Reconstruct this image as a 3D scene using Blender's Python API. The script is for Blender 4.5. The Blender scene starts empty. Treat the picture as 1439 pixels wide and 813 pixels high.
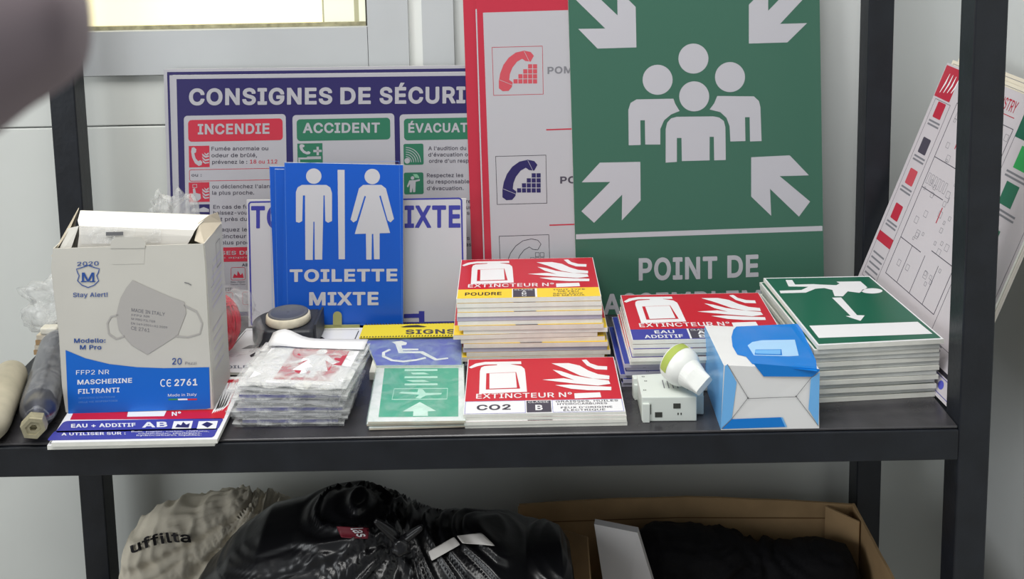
import bpy, bmesh, math, random
from mathutils import Vector, Matrix, noise
from mathutils.geometry import tessellate_polygon
SC = bpy.context.scene
COL = SC.collection
random.seed(7)
SZ = 0.80                     # height of the shelf top above the floor
# ------------------------------------------------------------------ camera
FPX, PITCH, ROLL = 1400.0, math.radians(7.0), math.radians(1.06)
CAM = Vector((0, -1.206, 0.713 + SZ))
_R = Vector((1, 0, 0)); _F = Vector((0, math.cos(PITCH), -math.sin(PITCH))); _U = Vector((0, math.sin(PITCH), math.cos(PITCH)))
CR = _R*math.cos(ROLL) - _U*math.sin(ROLL); CU = _R*math.sin(ROLL) + _U*math.cos(ROLL)
cd = bpy.data.cameras.new('camera'); cam = bpy.data.objects.new('camera', cd); COL.objects.link(cam)
M3 = Matrix((CR, CU, -_F)).transposed()
cam.matrix_world = Matrix.Translation(CAM) @ M3.to_4x4()
cd.sensor_fit = 'HORIZONTAL'; cd.sensor_width = 36.0
cd.lens = FPX/1439*36.0; cd.shift_y = -406.5/1439; cd.clip_start = 0.01
cd.dof.use_dof = True; cd.dof.focus_distance = 1.36; cd.dof.aperture_fstop = 20
SC.camera = cam
# ------------------------------------------------------------------ world, lamps, exposure
w = bpy.data.worlds.new('room_light'); SC.world = w; w.use_nodes = True
w.node_tree.nodes['Background'].inputs[0].default_value = (0.93, 0.97, 1.0, 1)
w.node_tree.nodes['Background'].inputs[1].default_value = 0.27
def area(name, loc, target, sx, sy, power, color=(1, 1, 1)):
    l = bpy.data.lights.new(name, 'AREA'); l.shape = 'RECTANGLE'; l.size = sx; l.size_y = sy; l.energy = power; l.color = color
    o = bpy.data.objects.new(name, l); COL.objects.link(o); o.location = loc
    o.rotation_euler = (Vector(target) - Vector(loc)).to_track_quat('-Z', 'Y').to_euler()
    return o
area('ceiling_lamp', (-0.45, -0.75, 3.0), (-0.1, 0.2, 0.8), 1.6, 1.0, 57, (1.0, 0.985, 0.96))
area('room_daylight', (-3.0, -2.0, 1.5), (0, 0.3, 0.7), 1.6, 1.6, 42, (0.95, 0.98, 1.0))
SC.view_settings.view_transform = 'Standard'; SC.view_settings.look = 'None'
SC.view_settings.gamma = 1; SC.view_settings.use_curve_mapping = False
SC.view_settings.exposure = 0.0

# ------------------------------------------------------------------ helpers
def lin(c):
    return tuple(((x/255)/12.92 if x <= 10 else ((x/255+0.055)/1.055)**2.4) for x in c)
MATS = {}
def mat(name, rgb, rough=0.5, spec=0.4, metal=0.0, noise_amt=0.0, noise_scale=30, bump=0.0, bump_scale=200, emit=0, coat=0):
    if name in MATS: return MATS[name]
    m = bpy.data.materials.new(name); m.use_nodes = True; nt = m.node_tree; b = nt.nodes['Principled BSDF']
    c = lin(rgb) + (1,)
    b.inputs['Base Color'].default_value = c; b.inputs['Roughness'].default_value = rough
    b.inputs['Specular IOR Level'].default_value = spec; b.inputs['Metallic'].default_value = metal
    b.inputs['Coat Weight'].default_value = coat; b.inputs['Coat Roughness'].default_value = 0.15
    if emit:
        b.inputs['Emission Color'].default_value = c; b.inputs['Emission Strength'].default_value = emit
    tc = nt.nodes.new('ShaderNodeTexCoord')
    if noise_amt:
        n = nt.nodes.new('ShaderNodeTexNoise'); n.inputs['Scale'].default_value = noise_scale; n.inputs['Detail'].default_value = 6
        r = nt.nodes.new('ShaderNodeValToRGB'); r.color_ramp.elements[0].position = 0.3; r.color_ramp.elements[1].position = 0.7
        r.color_ramp.elements[0].color = tuple(x*(1-noise_amt) for x in c[:3]) + (1,); r.color_ramp.elements[1].color = tuple(min(1, x*(1+noise_amt)) for x in c[:3]) + (1,)
        nt.links.new(tc.outputs['Object'], n.inputs['Vector']); nt.links.new(n.outputs['Fac'], r.inputs['Fac']); nt.links.new(r.outputs['Color'], b.inputs['Base Color'])
    if bump:
        n2 = nt.nodes.new('ShaderNodeTexNoise'); n2.inputs['Scale'].default_value = bump_scale; n2.inputs['Detail'].default_value = 4
        bp = nt.nodes.new('ShaderNodeBump'); bp.inputs['Strength'].default_value = bump; bp.inputs['Distance'].default_value = 0.002
        nt.links.new(tc.outputs['Object'], n2.inputs['Vector']); nt.links.new(n2.outputs['Fac'], bp.inputs['Height']); nt.links.new(bp.outputs['Normal'], b.inputs['Normal'])
    MATS[name] = m; return m
def film(name, rgb, fac, rough=0.12, scale=18, tint=(255, 255, 255), contrast=(0.4, 0.65)):
    """thin clear plastic: transparent film with glossy, milky creases"""
    if name in MATS: return MATS[name]
    m = bpy.data.materials.new(name); m.use_nodes = True; nt = m.node_tree; b = nt.nodes['Principled BSDF']; out = nt.nodes['Material Output']
    b.inputs['Base Color'].default_value = lin(rgb) + (1,); b.inputs['Roughness'].default_value = rough; b.inputs['Specular IOR Level'].default_value = 0.8
    t = nt.nodes.new('ShaderNodeBsdfTransparent'); t.inputs[0].default_value = lin(tint) + (1,)
    mx = nt.nodes.new('ShaderNodeMixShader'); tc = nt.nodes.new('ShaderNodeTexCoord')
    n = nt.nodes.new('ShaderNodeTexNoise'); n.inputs['Scale'].default_value = scale; n.inputs['Detail'].default_value = 5; n.inputs['Distortion'].default_value = 1.5
    mr = nt.nodes.new('ShaderNodeMapRange'); mr.inputs[1].default_value = contrast[0]; mr.inputs[2].default_value = contrast[1]; mr.inputs[3].default_value = fac*0.55; mr.inputs[4].default_value = min(1, fac*1.6)
    bp = nt.nodes.new('ShaderNodeBump'); bp.inputs['Strength'].default_value = 0.6; bp.inputs['Distance'].default_value = 0.004
    L = nt.links.new
    L(tc.outputs['Object'], n.inputs['Vector']); L(n.outputs['Fac'], mr.inputs[0]); L(mr.outputs[0], mx.inputs[0]); L(n.outputs['Fac'], bp.inputs['Height']); L(bp.outputs['Normal'], b.inputs['Normal'])
    L(t.outputs[0], mx.inputs[1]); L(b.outputs[0], mx.inputs[2]); L(mx.outputs[0], out.inputs['Surface'])
    MATS[name] = m; return m

WHITE = mat('white_print', (226, 226, 228), 0.35, 0.4)
PVC = mat('white_board_edge', (222, 222, 214), 0.6, 0.3, noise_amt=0.05, noise_scale=60)
PVCW = mat('cream_board_edge', (214, 208, 198), 0.6, 0.3, noise_amt=0.06, noise_scale=60)
LILAC = mat('lilac_board_edge', (176, 174, 190), 0.6, 0.3, noise_amt=0.06, noise_scale=60)
GREEN = mat('sign_green', (28, 94, 72), 0.28, 0.5)
GREEN2 = mat('poster_green', (42, 104, 80), 0.4, 0.4)
RED = mat('sign_red', (190, 26, 46), 0.3, 0.5)
REDP = mat('poster_red', (176, 46, 64), 0.3, 0.5)
PINK = mat('washed_red', (186, 76, 86), 0.4, 0.4)
NAVY = mat('poster_navy', (42, 37, 86), 0.35, 0.4)
PURP = mat('sign_violet_blue', (62, 64, 150), 0.35, 0.4)
VIO = mat('pale_violet_blue', (84, 88, 182), 0.35, 0.4)
BLUE = mat('sign_blue', (22, 84, 184), 0.3, 0.45)
BLUED = mat('sign_blue_edge', (20, 74, 170), 0.35, 0.4)
YEL = mat('sign_yellow', (236, 200, 56), 0.4, 0.4)
YEL2 = mat('pack_yellow', (226, 206, 44), 0.35, 0.4)
INK = mat('black_ink', (42, 40, 48), 0.45, 0.3)
GREY = mat('grey_ink', (120, 120, 126), 0.5, 0.3)
DINK = mat('dark_grey_ink', (72, 68, 80), 0.5, 0.3)
BLACKM = mat('black_painted_steel', (25, 28, 34), 0.4, 0.4, noise_amt=0.25, noise_scale=25, bump=0.15, bump_scale=120)
SHELFM = mat('black_shelf_paint_sheened', (56, 55, 58), 0.25, 0.5, noise_amt=0.3, noise_scale=18, bump=0.10, bump_scale=60)  # base lightened to stand in for glancing reflection on the shelves
CARD = mat('brown_cardboard', (164, 136, 100), 0.8, 0.2, noise_amt=0.12, noise_scale=20)
BOXW = mat('white_carton', (196, 194, 186), 0.5, 0.35, noise_amt=0.03, noise_scale=12)
BOXB = mat('carton_blue', (16, 100, 196), 0.4, 0.4)
BOXG = mat('carton_mask_grey', (172, 169, 165), 0.5, 0.3)
BOXT = mat('carton_text_blue', (44, 80, 150), 0.5, 0.3)
KRAFT = mat('carton_inside', (196, 186, 168), 0.7, 0.2, noise_amt=0.06)
BBL = mat('bulb_box_blue', (14, 120, 206), 0.25, 0.5)
BBS = mat('bulb_box_pale_blue', (112, 178, 234), 0.25, 0.5)
BBW = mat('bulb_box_white', (222, 222, 222), 0.3, 0.5)
BBT = mat('bulb_box_ice', (166, 206, 240), 0.3, 0.5)
CREASE = mat('crease_grey', (120, 120, 122), 0.6, 0.2)
WPL = mat('white_plastic', (224, 226, 222), 0.35, 0.45)
GPL = mat('breaker_white', (208, 214, 208), 0.4, 0.45)
CLEAR = film('clear_bag', (226, 228, 226), 0.30, 0.15, 30)
SLEEVE = film('pack_sleeve', (222, 224, 222), 0.34, 0.10, 34)
GSLEEVE = film('green_pack_sleeve', (196, 224, 214), 0.20, 0.10, 26)

def P(x, y, z): return Vector((x, y, z + SZ))
def ray(u, v): return _F + CR*((u-719.5)/FPX) - CU*(v/FPX)
def on_z(u, v, z):                 # the point of the level z (above the shelf top) seen at a photo pixel
    d = ray(u, v); return CAM + d*((z + SZ - CAM.z)/d.z)
def on_y(u, v, y):
    d = ray(u, v); return CAM + d*((y - CAM.y)/d.y)

class MB:
    """collects faces of several materials and links them as ONE mesh"""
    def __init__(s): s.v = []; s.f = []; s.m = []; s.mats = []; s.smooth = []
    def mi(s, m):
        if m not in s.mats: s.mats.append(m)
        return s.mats.index(m)
    def add(s, vs, fs, m, smooth=False):
        o = len(s.v); s.v += [Vector(p) for p in vs]; k = s.mi(m)
        for f in fs: s.f.append([i+o for i in f]); s.m.append(k); s.smooth.append(smooth)
    def box(s, x0, x1, y0, y1, z0, z1, m, z_abs=False):
        q = 0 if z_abs else SZ
        vs = [(x, y, z+q) for z in (z0, z1) for y in (y0, y1) for x in (x0, x1)]
        s.add(vs, [(0, 2, 3, 1), (4, 5, 7, 6), (0, 1, 5, 4), (2, 6, 7, 3), (0, 4, 6, 2), (1, 3, 7, 5)], m)
    def hexa(s, b, t, m, mtop=None):
        """prism between two quads given in the same order"""
        s.add(list(b)+list(t), [(3, 2, 1, 0)] + [(i, (i+1) % 4, 4+(i+1) % 4, 4+i) for i in range(4)], m)
        s.add(list(t), [(0, 1, 2, 3)], mtop or m)
    def tube(s, pts, r, m, n=8, closed=False, taper=None):
        pts = [Vector(p) for p in pts]; N = len(pts); vs = []
        for i, p in enumerate(pts):
            a = pts[(i-1) % N] if (closed or i > 0) else p; b = pts[(i+1) % N] if (closed or i < N-1) else p
            d = (b-a).normalized(); x = d.orthogonal().normalized() if abs(d.z) > .95 else d.cross(Vector((0, 0, 1))).normalized(); y = d.cross(x)
            rr = r if taper is None else taper[i]
            vs += [p + (x*math.cos(2*math.pi*k/n) + y*math.sin(2*math.pi*k/n))*rr for k in range(n)]
        fs = []
        for i in range(N if closed else N-1):
            j = (i+1) % N
            fs += [(i*n+k, i*n+(k+1) % n, j*n+(k+1) % n, j*n+k) for k in range(n)]
        if not closed: fs += [tuple(range(n-1, -1, -1)), tuple((N-1)*n+k for k in range(n))]
        s.add(vs, fs, m, True)
    def lathe(s, O, ax, prof, m, n=40, smooth=True, caps=True):
        """revolve (radius, distance along axis) about an axis"""
        ax = Vector(ax).normalized(); x = ax.orthogonal().normalized(); y = ax.cross(x); O = Vector(O); vs = []; fs = []
        for r, h in prof: vs += [O + ax*h + (x*math.cos(2*math.pi*k/n) + y*math.sin(2*math.pi*k/n))*r for k in range(n)]
        for i in range(len(prof)-1): fs += [(i*n+k, i*n+(k+1) % n, (i+1)*n+(k+1) % n, (i+1)*n+k) for k in range(n)]
        s.add(vs, fs, m, smooth)
        if caps:
            s.add(vs[:n], [tuple(range(n-1, -1, -1))], m); s.add(vs[-n:], [tuple(range(n))], m)
    def build(s, name, parent=None, origin=None):
        root = parent
        while root is not None and root.parent: root = root.parent
        o0 = root.location.copy() if root else Vector(origin or (0, 0, 0))
        me = bpy.data.meshes.new(name); me.from_pydata([v-o0 for v in s.v], [], s.f)
        for m in s.mats: me.materials.append(m)
        me.polygons.foreach_set('material_index', s.m); me.polygons.foreach_set('use_smooth', s.smooth); me.update()
        o = bpy.data.objects.new(name, me); COL.objects.link(o)
        if parent: o.parent = parent
        else: o.location = o0
        return o
def bevel(o, width=0.002, seg=2, angle=40):
    b = o.modifiers.new('bevel', 'BEVEL'); b.width = width; b.segments = seg; b.limit_method = 'ANGLE'; b.angle_limit = math.radians(angle)
    return o
def tag(o, label=None, cat=None, group=None, kind=None):
    if label: o['label'] = label
    if cat: o['category'] = cat
    if group: o['group'] = group
    if kind: o['kind'] = kind
    return o
def thing(name, label, cat, loc, group=None):
    o = bpy.data.objects.new(name, None); COL.objects.link(o); o.location = loc; o.empty_display_size = 0.02
    return tag(o, label, cat, group)
def copy_tree(o, parent=None):
    c = o.copy(); COL.objects.link(c); c.parent = parent
    for ch in list(o.children): copy_tree(ch, c)
    return c

# letter outlines (advance, then closed contours of x y in thousandths), drawn as flat filled curves
GLYPHS = {
    'A': (480, '278 503 462 1 459 0 395 0 345 139 343 142 139 142 135 141 132 134 85 1 82 0 17 0 20 11 200 507 203 509 274 509 276 508', '239 453 238 453 235 444 192 306 156 200 159 199 322 199 323 200 320 209 270 352'),
    'B': (456, '390 420 397 395 398 358 393 337 387 321 377 305 365 293 343 278 316 267 315 264 316 262 333 259 348 253 364 244 377 235 392 218 401 204 411 183 417 158 418 145 417 114 408 84 399 66 388 50 368 31 345 18 317 8 283 2 247 0 60 0 60 508 252 509 277 507 303 501 330 490 357 471 368 460 380 443', '350 168 341 185 334 196 325 205 307 217 288 225 254 231 126 231 125 227 125 58 128 57 244 57 280 60 309 67 330 80 343 95 352 113 355 130 355 148', '328 406 324 414 311 430 293 442 267 450 245 452 125 451 125 286 238 285 273 290 288 296 302 304 315 316 322 325 330 341 334 353 336 360 336 376 333 391'),
    'C': (510, '459 396 467 372 473 350 472 348 409 348 408 349 404 364 389 394 380 407 360 426 345 436 329 444 297 454 278 456 261 456 240 454 210 445 183 431 157 409 142 392 125 364 113 332 106 294 103 254 106 214 114 174 125 145 138 122 161 94 184 76 209 63 217 61 238 56 267 53 299 56 332 66 344 72 369 90 379 101 394 123 403 142 408 159 470 160 472 159 472 157 467 136 458 111 446 88 425 58 403 39 383 24 363 13 338 4 316 -2 291 -6 268 -7 226 -3 184 8 150 25 119 49 92 79 71 113 53 157 44 204 40 254 44 304 53 352 70 393 93 430 113 452 122 462 149 483 187 501 228 513 260 516 276 516 314 512 362 496 382 485 401 472 422 453 436 436 447 419'),
    'D': (502, '448 353 459 303 462 262 462 246 459 208 450 161 433 120 414 88 410 81 384 54 351 31 342 27 312 14 267 3 218 0 60 1 60 508 232 509 269 506 314 495 354 477 384 456 393 447 412 425 432 392', '379 360 364 387 343 411 319 428 290 441 260 449 229 452 125 451 125 57 215 57 253 60 288 68 318 81 325 86 343 99 362 120 376 144 382 158 390 182 398 220 399 242 398 290 390 328'),
    'E': (419, '371 507 372 454 370 452 125 451 125 286 353 286 355 283 355 233 354 230 351 229 125 228 125 60 125 58 128 57 373 57 375 53 374 1 60 0 60 508 368 509'),
    'F': (410, '368 507 369 454 367 452 125 451 125 279 344 278 346 275 345 222 342 221 125 220 124 1 121 0 60 0 60 508 365 509'),
    'G': (520, '463 386 468 372 474 351 473 349 409 349 394 380 386 394 374 411 359 425 343 436 329 443 298 453 278 456 259 456 239 454 210 445 182 431 162 416 143 394 137 385 125 364 113 332 106 294 103 254 106 214 113 178 125 145 142 116 160 96 173 85 184 76 210 63 238 56 269 53 295 55 322 61 345 71 366 86 380 99 395 122 406 145 408 152 414 176 414 198 284 199 283 203 283 253 284 256 476 256 478 253 478 192 476 163 465 122 450 90 430 61 407 39 400 34 377 19 344 5 307 -4 270 -7 226 -3 183 8 149 25 117 50 89 82 69 115 54 154 43 204 40 254 43 304 53 352 69 393 80 411 93 431 119 461 150 484 185 501 220 511 258 516 273 516 318 510 339 504 362 494 383 483 407 466 425 449 437 434 454 406'),
    'H': (517, '456 507 456 1 395 0 392 1 391 231 129 232 125 231 125 228 124 1 121 0 60 0 60 508 121 509 124 507 125 292 125 289 129 289 391 289 392 507 396 509 454 509'),
    'I': (300, '268 507 268 452 185 452 183 451 183 447 183 58 185 57 268 56 268 1 265 0 32 0 31 3 31 56 115 57 117 58 118 448 117 451 115 452 31 452 31 507 35 509 265 509'),
    'J': (396, '335 507 336 138 332 102 319 65 298 37 287 28 263 11 227 -2 185 -7 143 -2 106 11 75 33 52 63 38 101 33 146 33 171 36 173 97 172 100 118 108 93 122 74 139 61 161 53 185 50 201 52 209 53 230 61 250 76 261 94 269 119 272 139 272 507 276 509 333 509'),
    'K': (467, '446 508 446 506 433 493 246 292 243 288 443 8 448 0 372 0 198 244 125 167 124 1 60 0 60 508 121 509 124 507 125 248 126 244 176 305 363 508 367 509'),
    'L': (393, '360 55 361 2 359 0 60 1 60 508 121 509 124 507 125 58 357 57'),
    'M': (628, '567 507 567 0 507 0 504 1 504 325 506 377 505 429 452 281 343 2 339 0 289 0 286 0 284 5 171 288 135 389 122 429 120 431 120 401 122 363 122 2 119 0 60 1 60 508 149 509 153 507 284 169 314 75 316 78 352 187 475 507 480 509 564 509'),
    'N': (523, '462 507 462 1 390 0 386 1 195 301 121 428 120 427 121 405 125 322 124 1 121 0 60 0 60 508 133 509 137 507 348 175 387 108 399 84 402 81 399 143 399 507 403 509 460 509'),
    'O': (533, '479 354 491 301 493 265 491 207 480 158 464 116 441 78 415 49 384 25 348 7 308 -3 267 -7 226 -3 186 7 150 25 119 49 92 79 70 115 53 158 44 204 40 254 44 304 53 352 70 393 94 431 122 461 149 483 187 501 223 512 249 515 273 516 306 513 347 501 386 482 414 460 439 433 464 393', '411 356 407 366 392 391 370 417 348 433 325 445 298 453 273 456 261 456 240 454 224 449 206 443 183 432 158 412 143 393 125 364 113 332 106 294 103 254 106 214 114 173 128 139 142 117 161 94 184 76 210 63 238 55 267 53 295 55 324 63 349 76 372 94 391 115 408 145 420 177 428 210 430 239 429 291 420 331'),
    'P': (445, '399 406 408 373 409 356 408 321 400 292 391 268 374 241 353 221 332 207 304 195 271 188 236 186 125 185 124 1 121 0 60 0 60 508 243 509 268 507 304 499 333 486 356 471 376 451 387 434', '333 401 325 415 311 429 298 438 278 446 250 452 125 451 125 243 231 242 256 244 279 248 297 256 311 265 323 278 332 293 339 311 343 325 344 363 339 384'),
    'Q': (533, '479 354 491 301 493 265 491 207 480 158 464 116 445 84 423 58 404 39 467 -46 467 -48 401 -48 357 11 348 7 308 -3 267 -7 226 -3 186 7 150 25 142 31 119 49 92 79 70 115 53 158 44 204 40 254 44 304 53 352 70 393 94 431 122 461 149 483 187 501 223 512 249 515 273 516 306 513 347 501 386 482 414 460 439 433 464 393', '411 356 407 366 392 391 370 417 348 433 325 445 298 453 273 456 261 456 240 454 224 449 206 443 183 432 158 412 143 393 125 364 113 332 106 294 103 254 106 214 114 173 128 139 142 117 161 94 186 75 210 63 238 55 267 53 295 55 317 61 317 64 248 155 247 158 251 159 313 158 364 91 367 90 372 94 391 115 408 145 420 177 428 210 430 239 429 291 420 331'),
    'R': (449, '401 407 408 377 409 343 407 320 400 294 389 270 375 250 356 232 333 217 316 210 315 208 425 5 427 0 353 0 248 195 246 198 243 199 125 197 124 1 121 0 60 0 60 508 244 509 269 507 303 500 334 488 354 474 371 460 377 453 389 434', '339 391 333 406 326 418 318 426 298 440 278 446 251 452 125 451 125 256 234 255 257 256 280 260 298 267 313 276 327 289 333 299 343 326 345 338 345 366'),
    'S': (447, '390 426 399 400 401 381 400 379 398 378 337 378 332 402 321 419 315 426 301 437 281 448 251 457 219 459 186 454 168 448 151 439 142 432 130 419 121 405 117 390 115 375 117 359 122 345 131 334 149 319 171 307 201 296 278 275 311 264 345 247 357 239 380 218 395 198 402 179 407 163 408 130 407 115 399 88 387 66 373 46 349 25 323 11 294 0 259 -7 224 -9 188 -7 157 -1 147 2 127 9 102 23 81 40 64 60 52 81 42 109 39 130 39 136 103 137 104 135 108 118 114 102 124 87 140 73 151 65 178 55 204 50 225 49 251 51 283 59 303 69 317 79 328 91 339 109 345 124 346 143 340 167 333 177 320 190 299 203 262 217 187 238 145 253 112 269 86 289 68 312 65 318 56 341 52 372 54 400 62 425 76 449 94 469 112 483 137 497 160 506 199 515 218 516 255 515 291 507 316 498 336 486 358 470 365 463 377 448'),
    'T': (449, '416 507 417 454 415 452 260 452 257 450 257 2 254 0 194 0 193 3 192 450 189 452 33 452 32 454 32 507 36 509 413 509'),
    'U': (517, '456 507 457 166 455 143 446 109 432 79 413 54 393 34 363 15 332 2 296 -6 258 -8 215 -5 186 2 156 14 126 33 104 54 85 80 71 108 63 141 60 175 60 508 120 509 123 507 124 179 126 156 135 126 141 113 154 94 168 81 187 68 208 59 232 53 258 52 284 53 309 59 331 68 350 81 362 92 378 116 389 148 393 170 393 507 397 509 454 509'),
    'V': (480, '462 507 279 2 275 0 205 0 202 5 192 32 17 508 20 509 81 509 85 507 204 172 241 56 243 58 257 107 283 187 394 507 398 509 459 509'),
    'W': (686, '669 507 530 1 527 0 459 0 455 1 363 341 343 430 341 425 331 373 316 316 230 1 226 0 155 1 17 505 17 508 79 509 82 507 172 161 193 65 194 66 203 110 215 162 306 508 377 509 380 507 461 199 491 72 493 67 509 141 603 507 607 509 666 509'),
    'X': (474, '444 508 439 499 276 263 453 4 455 0 382 0 289 133 271 160 239 214 237 216 214 178 177 122 92 1 88 0 19 0 25 10 200 260 35 500 31 506 31 508 101 509 105 507 187 387 216 341 237 304 240 307 258 339 288 386 373 507 377 509'),
    'Y': (472, '453 508 450 501 268 208 267 1 264 0 204 0 203 3 202 209 22 499 18 506 18 508 91 508 202 328 236 264 238 266 260 310 280 344 380 507 384 509'),
    'Z': (438, '396 507 396 461 171 132 116 57 120 56 138 57 397 57 399 53 398 1 42 0 42 46 273 385 321 451 317 453 285 452 41 452 40 455 40 508 392 509'),
    'a': (389, '330 300 336 275 337 260 336 1 277 0 277 49 274 52 271 50 260 34 252 25 242 16 229 8 215 1 199 -4 171 -8 159 -9 137 -7 115 -3 94 5 81 12 61 28 48 45 38 63 32 85 30 108 32 127 36 146 44 162 51 172 62 183 77 192 95 201 112 207 127 212 181 221 226 226 257 231 265 235 271 240 274 247 276 254 275 274 272 284 266 298 260 307 249 316 240 322 229 326 208 331 183 331 165 328 155 324 136 315 125 308 112 294 101 276 98 275 42 291 51 313 64 330 81 348 94 357 113 367 128 373 151 380 169 383 213 384 254 375 271 369 287 359 300 350 313 334 322 319', '275 187 274 188 266 184 220 174 164 167 148 163 135 159 114 148 101 136 97 130 93 117 92 105 93 94 96 82 100 75 108 65 123 55 143 48 169 45 191 47 211 51 228 59 239 66 245 71 256 83 263 94 271 112 276 133'),
    'b': (424, '370 292 381 260 389 223 390 201 389 155 381 117 370 85 354 56 336 34 313 16 289 3 279 0 259 -6 229 -8 209 -7 189 -3 174 3 156 14 147 21 138 31 118 58 114 59 112 56 111 0 53 1 53 508 110 509 113 507 115 319 119 320 136 344 145 353 172 373 189 379 212 384 255 383 286 374 312 361 317 358 335 342 351 324', '316 260 306 282 292 301 279 311 263 321 244 328 227 330 213 330 201 329 182 323 160 311 145 296 135 283 126 265 118 241 114 215 113 188 114 163 118 139 123 121 135 95 148 77 162 65 179 55 199 49 220 47 241 49 262 55 280 67 296 82 305 96 316 118 323 140 327 159 328 210 324 237'),
    'c': (396, '358 287 361 279 360 277 304 263 294 282 282 299 274 308 264 314 241 325 227 329 213 330 187 329 160 319 143 309 129 294 118 278 108 259 102 235 98 211 96 187 98 164 102 140 108 117 118 97 131 79 145 66 162 55 185 49 207 46 231 49 253 55 271 66 285 79 293 91 305 116 362 102 361 97 353 77 340 55 331 43 307 22 292 12 277 5 261 -1 243 -5 208 -8 175 -5 144 3 117 16 93 35 73 57 56 84 44 116 37 151 34 187 35 200 37 224 44 259 56 291 73 319 96 344 116 359 125 364 145 374 171 381 196 384 227 384 245 381 262 376 285 367 301 358 316 348 332 333 341 320 349 307'),
    'd': (424, '371 507 371 1 368 0 313 0 313 56 310 59 306 57 291 35 278 22 266 12 236 -3 216 -7 195 -8 166 -6 136 3 111 16 89 34 79 46 70 57 56 82 43 116 36 153 34 189 36 225 43 261 55 293 72 322 92 345 110 360 138 374 169 383 213 384 236 379 252 373 265 365 277 356 289 344 306 319 310 319 311 507 315 509 369 509', '300 262 289 283 274 303 262 312 246 322 223 329 209 330 185 329 163 322 144 310 129 296 118 281 108 261 102 238 98 214 96 189 98 164 102 140 109 117 117 99 122 91 131 79 144 67 162 55 178 50 204 47 216 48 226 49 246 55 263 65 280 80 289 94 298 113 306 139 311 165 312 182 311 213 307 239'),
    'e': (404, '357 281 366 254 371 221 371 171 369 169 100 169 97 167 98 152 102 127 110 105 119 91 136 72 151 61 169 53 191 48 212 46 240 49 254 53 276 65 287 75 293 81 305 103 307 105 364 91 364 89 359 75 349 57 335 39 321 27 302 14 284 4 260 -3 236 -7 214 -8 178 -5 145 3 117 16 92 35 73 57 56 84 44 117 37 151 34 187 36 223 44 258 55 290 73 319 89 337 104 351 114 358 143 373 176 383 220 384 248 379 265 374 284 366 302 355 315 345 331 328 346 306', '298 268 287 287 278 300 262 314 251 320 245 323 223 329 198 330 181 328 165 323 148 314 129 298 109 270 102 251 97 230 97 222 100 221 307 221 309 223 305 246'),
    'f': (254, '242 520 227 470 205 474 189 474 175 471 162 467 154 459 147 449 143 433 142 380 227 378 227 328 224 327 144 327 142 325 141 1 139 0 82 0 81 3 80 325 78 327 6 327 6 377 8 379 80 380 82 451 87 470 95 484 103 494 122 511 134 518 144 522 174 530 209 530 230 525'),
    'g': (425, '371 377 372 -20 370 -42 363 -66 360 -72 349 -91 330 -112 314 -124 293 -135 265 -144 236 -149 208 -151 180 -149 148 -144 131 -139 114 -132 97 -122 80 -108 59 -84 52 -71 53 -68 101 -42 122 -66 139 -80 154 -88 169 -93 187 -96 207 -97 235 -95 261 -87 282 -75 297 -60 307 -36 311 -12 311 65 309 68 305 66 289 43 266 23 236 10 216 6 195 5 166 7 138 14 113 27 89 44 71 65 55 90 43 120 36 155 34 191 36 228 43 263 55 293 73 322 92 344 110 360 139 374 163 381 186 384 213 384 236 379 252 373 263 367 279 356 294 339 307 320 310 319 313 321 313 378 368 379', '300 263 289 285 280 298 268 309 247 322 223 329 209 330 185 329 164 322 144 311 128 296 118 282 109 262 102 241 98 217 96 193 98 168 101 150 108 126 118 104 131 88 145 76 163 66 184 61 205 59 226 61 246 66 264 75 279 89 291 105 300 122 307 143 311 162 312 214 308 240'),
    'h': (410, '349 300 355 274 357 251 356 1 299 0 296 1 296 240 294 260 286 286 273 304 255 318 232 327 214 329 198 329 172 322 148 309 135 295 126 283 119 266 115 247 114 227 113 1 110 0 53 0 53 508 110 509 113 507 114 317 132 344 150 361 160 366 176 374 204 383 246 384 274 377 294 369 312 357 329 339 340 322'),
    'i': (167, '113 377 113 1 111 0 54 0 53 3 53 377 57 379 111 379', '124 496 126 490 126 475 120 462 106 449 95 444 84 443 74 444 63 448 53 456 47 463 43 472 42 488 48 505 55 513 62 517 74 522 87 524 105 518 118 508'),
    'j': (167, '113 377 114 -36 108 -71 101 -91 91 -107 80 -119 65 -129 47 -137 26 -141 -9 -143 -10 -140 -10 -88 17 -85 32 -79 41 -71 45 -64 52 -44 53 -33 53 377 57 379 111 379', '124 495 126 490 126 475 121 465 111 453 105 448 95 444 83 443 73 444 62 448 53 455 42 472 41 483 42 493 47 504 55 513 63 518 73 522 86 524 93 522 106 517 115 511'),
    'k': (381, '358 378 357 375 232 248 202 216 363 12 370 2 370 0 294 0 165 165 154 177 121 147 114 139 113 1 53 0 53 508 110 509 113 507 114 215 115 212 122 213 284 378'),
    'l': (189, '113 507 114 84 120 62 126 57 135 53 145 52 156 52 167 54 170 52 180 4 175 1 154 -2 112 0 91 8 78 17 72 23 62 37 55 59 54 71 53 86 53 506 53 508 56 509 111 509'),
    'm': (610, '550 306 556 280 557 265 556 0 499 0 496 1 496 258 494 276 485 297 473 313 455 323 440 328 430 330 399 329 388 326 373 319 365 314 352 300 345 290 340 277 336 262 335 246 334 0 277 0 274 1 274 265 273 277 265 296 251 312 237 322 217 329 204 330 189 330 172 326 147 313 133 299 126 289 119 274 115 256 114 238 113 1 110 0 53 1 53 378 111 378 112 312 122 331 131 344 146 360 169 374 188 382 207 386 225 386 247 382 267 375 288 360 303 341 317 312 327 330 335 341 352 358 370 369 390 378 414 385 425 386 460 385 477 380 494 373 513 362 530 344 541 328'),
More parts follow.
